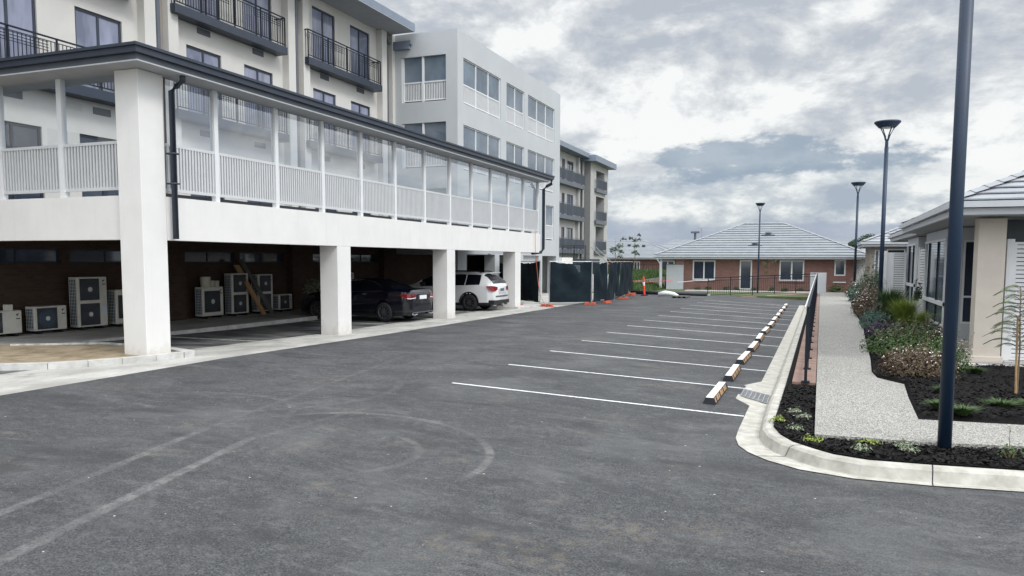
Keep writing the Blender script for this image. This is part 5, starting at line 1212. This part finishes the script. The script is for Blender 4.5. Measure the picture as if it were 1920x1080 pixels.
for k, (x, y, lb) in enumerate(((-.46, 11.0, 'silver green groundcover nearest the kerb corner'), (-.30, 11.7, 'yellowish groundcover behind the kerb corner'), (-.22, 10.5, 'silver groundcover halfway along the kerb bend'), (.0, 9.9, 'groundcover tuft at the path corner'),
        (.50, 9.62, 'twiggy yellow flowered tuft in front of the path'), (1.02, 9.78, 'silver tuft left of the near lamp post'), (.62, 10.02, 'leafy tuft touching the path front edge'), (.92, 9.98, 'pale tuft between path edge and lamp post'), (-.15, 11.35, 'little yellow groundcover in the middle of the corner bed'))):
    if k in (6,): y = 9.98
    shrub('groundcover_plant', lb, 'plant', (x, y, -.05), .13, .13, .07, 110, .022, 'leaf_silver' if k % 3 else 'leaf_lime', 'small groundcover plants', 0, lumps=5)
for k, (x, y, r, lb) in enumerate(((1.62, 12.35, .22, 'feathery green plant just left of the near lamp post'), (1.86, 12.0, .24, 'feathery green plant right of the near lamp post'), (2.45, 12.75, .3, 'wide feathery plant in the right bed'), (2.85, 12.9, .26, 'feathery plant at the right picture edge'), (1.85, 13.8, .16, 'small dark sprig in the right bed'), (2.75, 16.6, .2, 'weed below the beige porch pier'))):
    grass_clump('groundcover_plant', lb, (x, y, .02), r, .14, 340, 'leaf', 'small groundcover plants', .008)
shrub('young_plant', 'thin upright weed at the right edge by the kerb', 'plant', (1.98, 9.78, -.05), .12, .12, .26, 90, .022, 'leaf', None, 0, lumps=4)
for k in range(9):
    x = -8.6+k*1.05+random.uniform(-.2, .2)
    shrub('hedge_plant', f'{["first","second","third","fourth","fifth","sixth","seventh","eighth","ninth"][k]} little plant from the left under the brick house wall', 'plant', (x, 59.0, 0), .28, .2, .32, 130, .06, 'leaf_dk', 'young plants along the brick house', 0, lumps=3)
shrub('round_bush', 'green bush at the right foot of the brick house', 'shrub', (1.0, 58.9, 0), .6, .4, .6, 400, .07, 'leaf', None, 0)
# grass growing on the mound
g = MB()
for _ in range(9000):
    x = random.uniform(-22, -10.9); y = random.uniform(54, 80); t = min(1, max(0, (y-53)/24)); e = min(1, max(0, (-10.8-x)/1.6)); z = -.1+1.15*t*e; h = random.uniform(.12, .4); a = random.uniform(0, pi)
    g.add([(x-cos(a)*.05, y-sin(a)*.05, z), (x+cos(a)*.05, y+sin(a)*.05, z), (x+random.uniform(-.1, .1), y, z+h)], [(0, 1, 2)])
tag(g.build('long_grass', M['leaf']), 'long rough green grass covering the mound', 'grass', kind='stuff')
# saplings
def sapling(name, label, base, H, r, n, size, mat='leaf_dk', lean=0, group=None):
    t = thing(name, label, 'tree', base, group); x, y, z = base
    tr = MB(); tr.tube([(x, y, z-.1), (x+.03, y, z+H*.4), (x+lean*.5, y, z+H*.75), (x+lean, y, z+H)], [.03*H/3, .024*H/3, .015*H/3, .006], 6)
    lf = MB()
    for k in range(9):
        a = random.uniform(0, 6.28); z0 = z+H*random.uniform(.35, .85); ln = r*random.uniform(.6, 1.1); e = (x+cos(a)*ln, y+sin(a)*ln, z0+ln*random.uniform(.5, 1)); tr.tube([(x, y, z0), e], [.01*H/3, .004], 4)
        leaves(lf, (e[0], e[1], e[2]-.1), r*.45, r*.45, r*.5, n//9, size, shell=.1)
    tr.build('trunk', M['bark'], t); lf.build('crown', M[mat], t); return t
sapling('young_tree', 'young olive tree left of centre behind the fence sheeting', (-20.4, 82, .9), 3.6, .8, 260, .12, group='young trees by the mound')
sapling('young_tree', 'thin upright young tree just left of the brick house roof', (-18.3, 82, .9), 4.2, .55, 260, .12, group='young trees by the mound')
sapling('young_tree', 'sparse sapling beside the short lamp post at the brick house', (-3.35, 57.5, 0), 2.2, .45, 110, .07, 'leaf', group='young trees by the mound')
ft = thing('round_tree', 'dark rounded tree top showing above the roofs at right', 'tree', (6.2, 125, 0))
tr = MB(); tr.tube([(6.2, 125, 0), (6.2, 125, 4.5)], .25, 8); tr.build('trunk', M['bark'], ft)
lf = MB()
for k in range(8): leaves(lf, (6.2+random.uniform(-1.6, 1.6), 125+random.uniform(-1, 1), 4.3+random.uniform(-.2, .9)), 1.1, 1.1, 1.0, 500, .16, shell=.2)
lf.build('crown', M['leaf_dk'], ft)
# staked feathery tree at right
t = thing('staked_sapling', 'thin sapling with drooping feathery leaves and a timber stake at the right edge', 'tree', (2.93, 14.3, 0))
m_ = MB(); m_.tube([(2.93, 14.3, -.05), (2.91, 14.3, .7), (2.9, 14.3, 1.25)], .016, 7); m_.build('stake', M['stake'], t)
m_ = MB(); m_.tube([(2.95, 14.32, -.05), (2.95, 14.3, .8), (2.93, 14.3, 1.2), (2.91, 14.28, 1.7)], [.014, .012, .009, .004], 6)
lf = MB()
for k in range(42):
    a = 2*pi*k*.382+random.uniform(-.3, .3); z0 = .72+k*.023; d = Vector((cos(a), sin(a), 0)); p0 = Vector((2.93, 14.3, z0)); ln = random.uniform(.28, .48)
    pts = [p0+d*ln*q_+Vector((0, 0, .42*ln*q_*2.0*(1-q_*.72)-.25*ln*q_*q_)) for q_ in (0, .25, .5, .75, 1)]
    m_.tube(pts, [.005, .004, .003, .002, .001], 4)
    for i in range(16):
        q_ = .22+.78*i/15; j0 = min(3, int(q_*4)); p = pts[j0].lerp(pts[j0+1], q_*4-j0) if j0 < 4 else pts[4]; sd_ = Vector((-d.y, d.x, 0))
        for s_ in (-1, 1):
            e = p+sd_*s_*.075*(1.15-q_*.5)+d*.05-Vector((0, 0, .03)); w = d*.010
            lf.add([p, p.lerp(e, .5)+w, e, p.lerp(e, .5)-w], [(0, 1, 2, 3)])
m_.build('trunk', M['bark'], t); lf.build('crown', M['leaf'], t)
# potted bush by the sedan bonnet
t = thing('potted_bush', 'pale leaved bush in a dark pot beyond the sedan bonnet', 'plant', (-18.3, 25.6, .12))
m_ = MB(); m_.tube([(-18.3, 25.6, .12), (-18.3, 25.6, .75)], [.2, .3], 14); m_.build('pot', M['slate'], t)
lf = MB(); leaves(lf, (-18.3, 25.6, .85), .42, .42, .55, 420, .05, shell=.2); lf.build('foliage', M['leaf_silver'], t)
# stones at the unit corner
for k, (x, y, s, lb) in enumerate(((2.5, 17.6, .16, 'pale rock beside the porch slab corner'), (2.33, 17.0, .12, 'smaller rock in front of the porch slab'), (2.86, 17.9, .1, 'small stone under the pier footing'))):
    b = MB(); n = 8; b.tube([(x, y, -.02), (x, y, s*.3), (x, y, s*.6)], [s*1.0, s*1.1, s*.5], 7); tag(b.build('garden_rock', M['rock']), lb, 'rock', 'garden rocks')
b = MB(); b.box(3.46, 3.62, 18.02, 18.1, -.02, .13); tag(b.build('pipe_box', M['galv'], bevel=.01), 'small grey box at the foot of the white screen post', 'box')
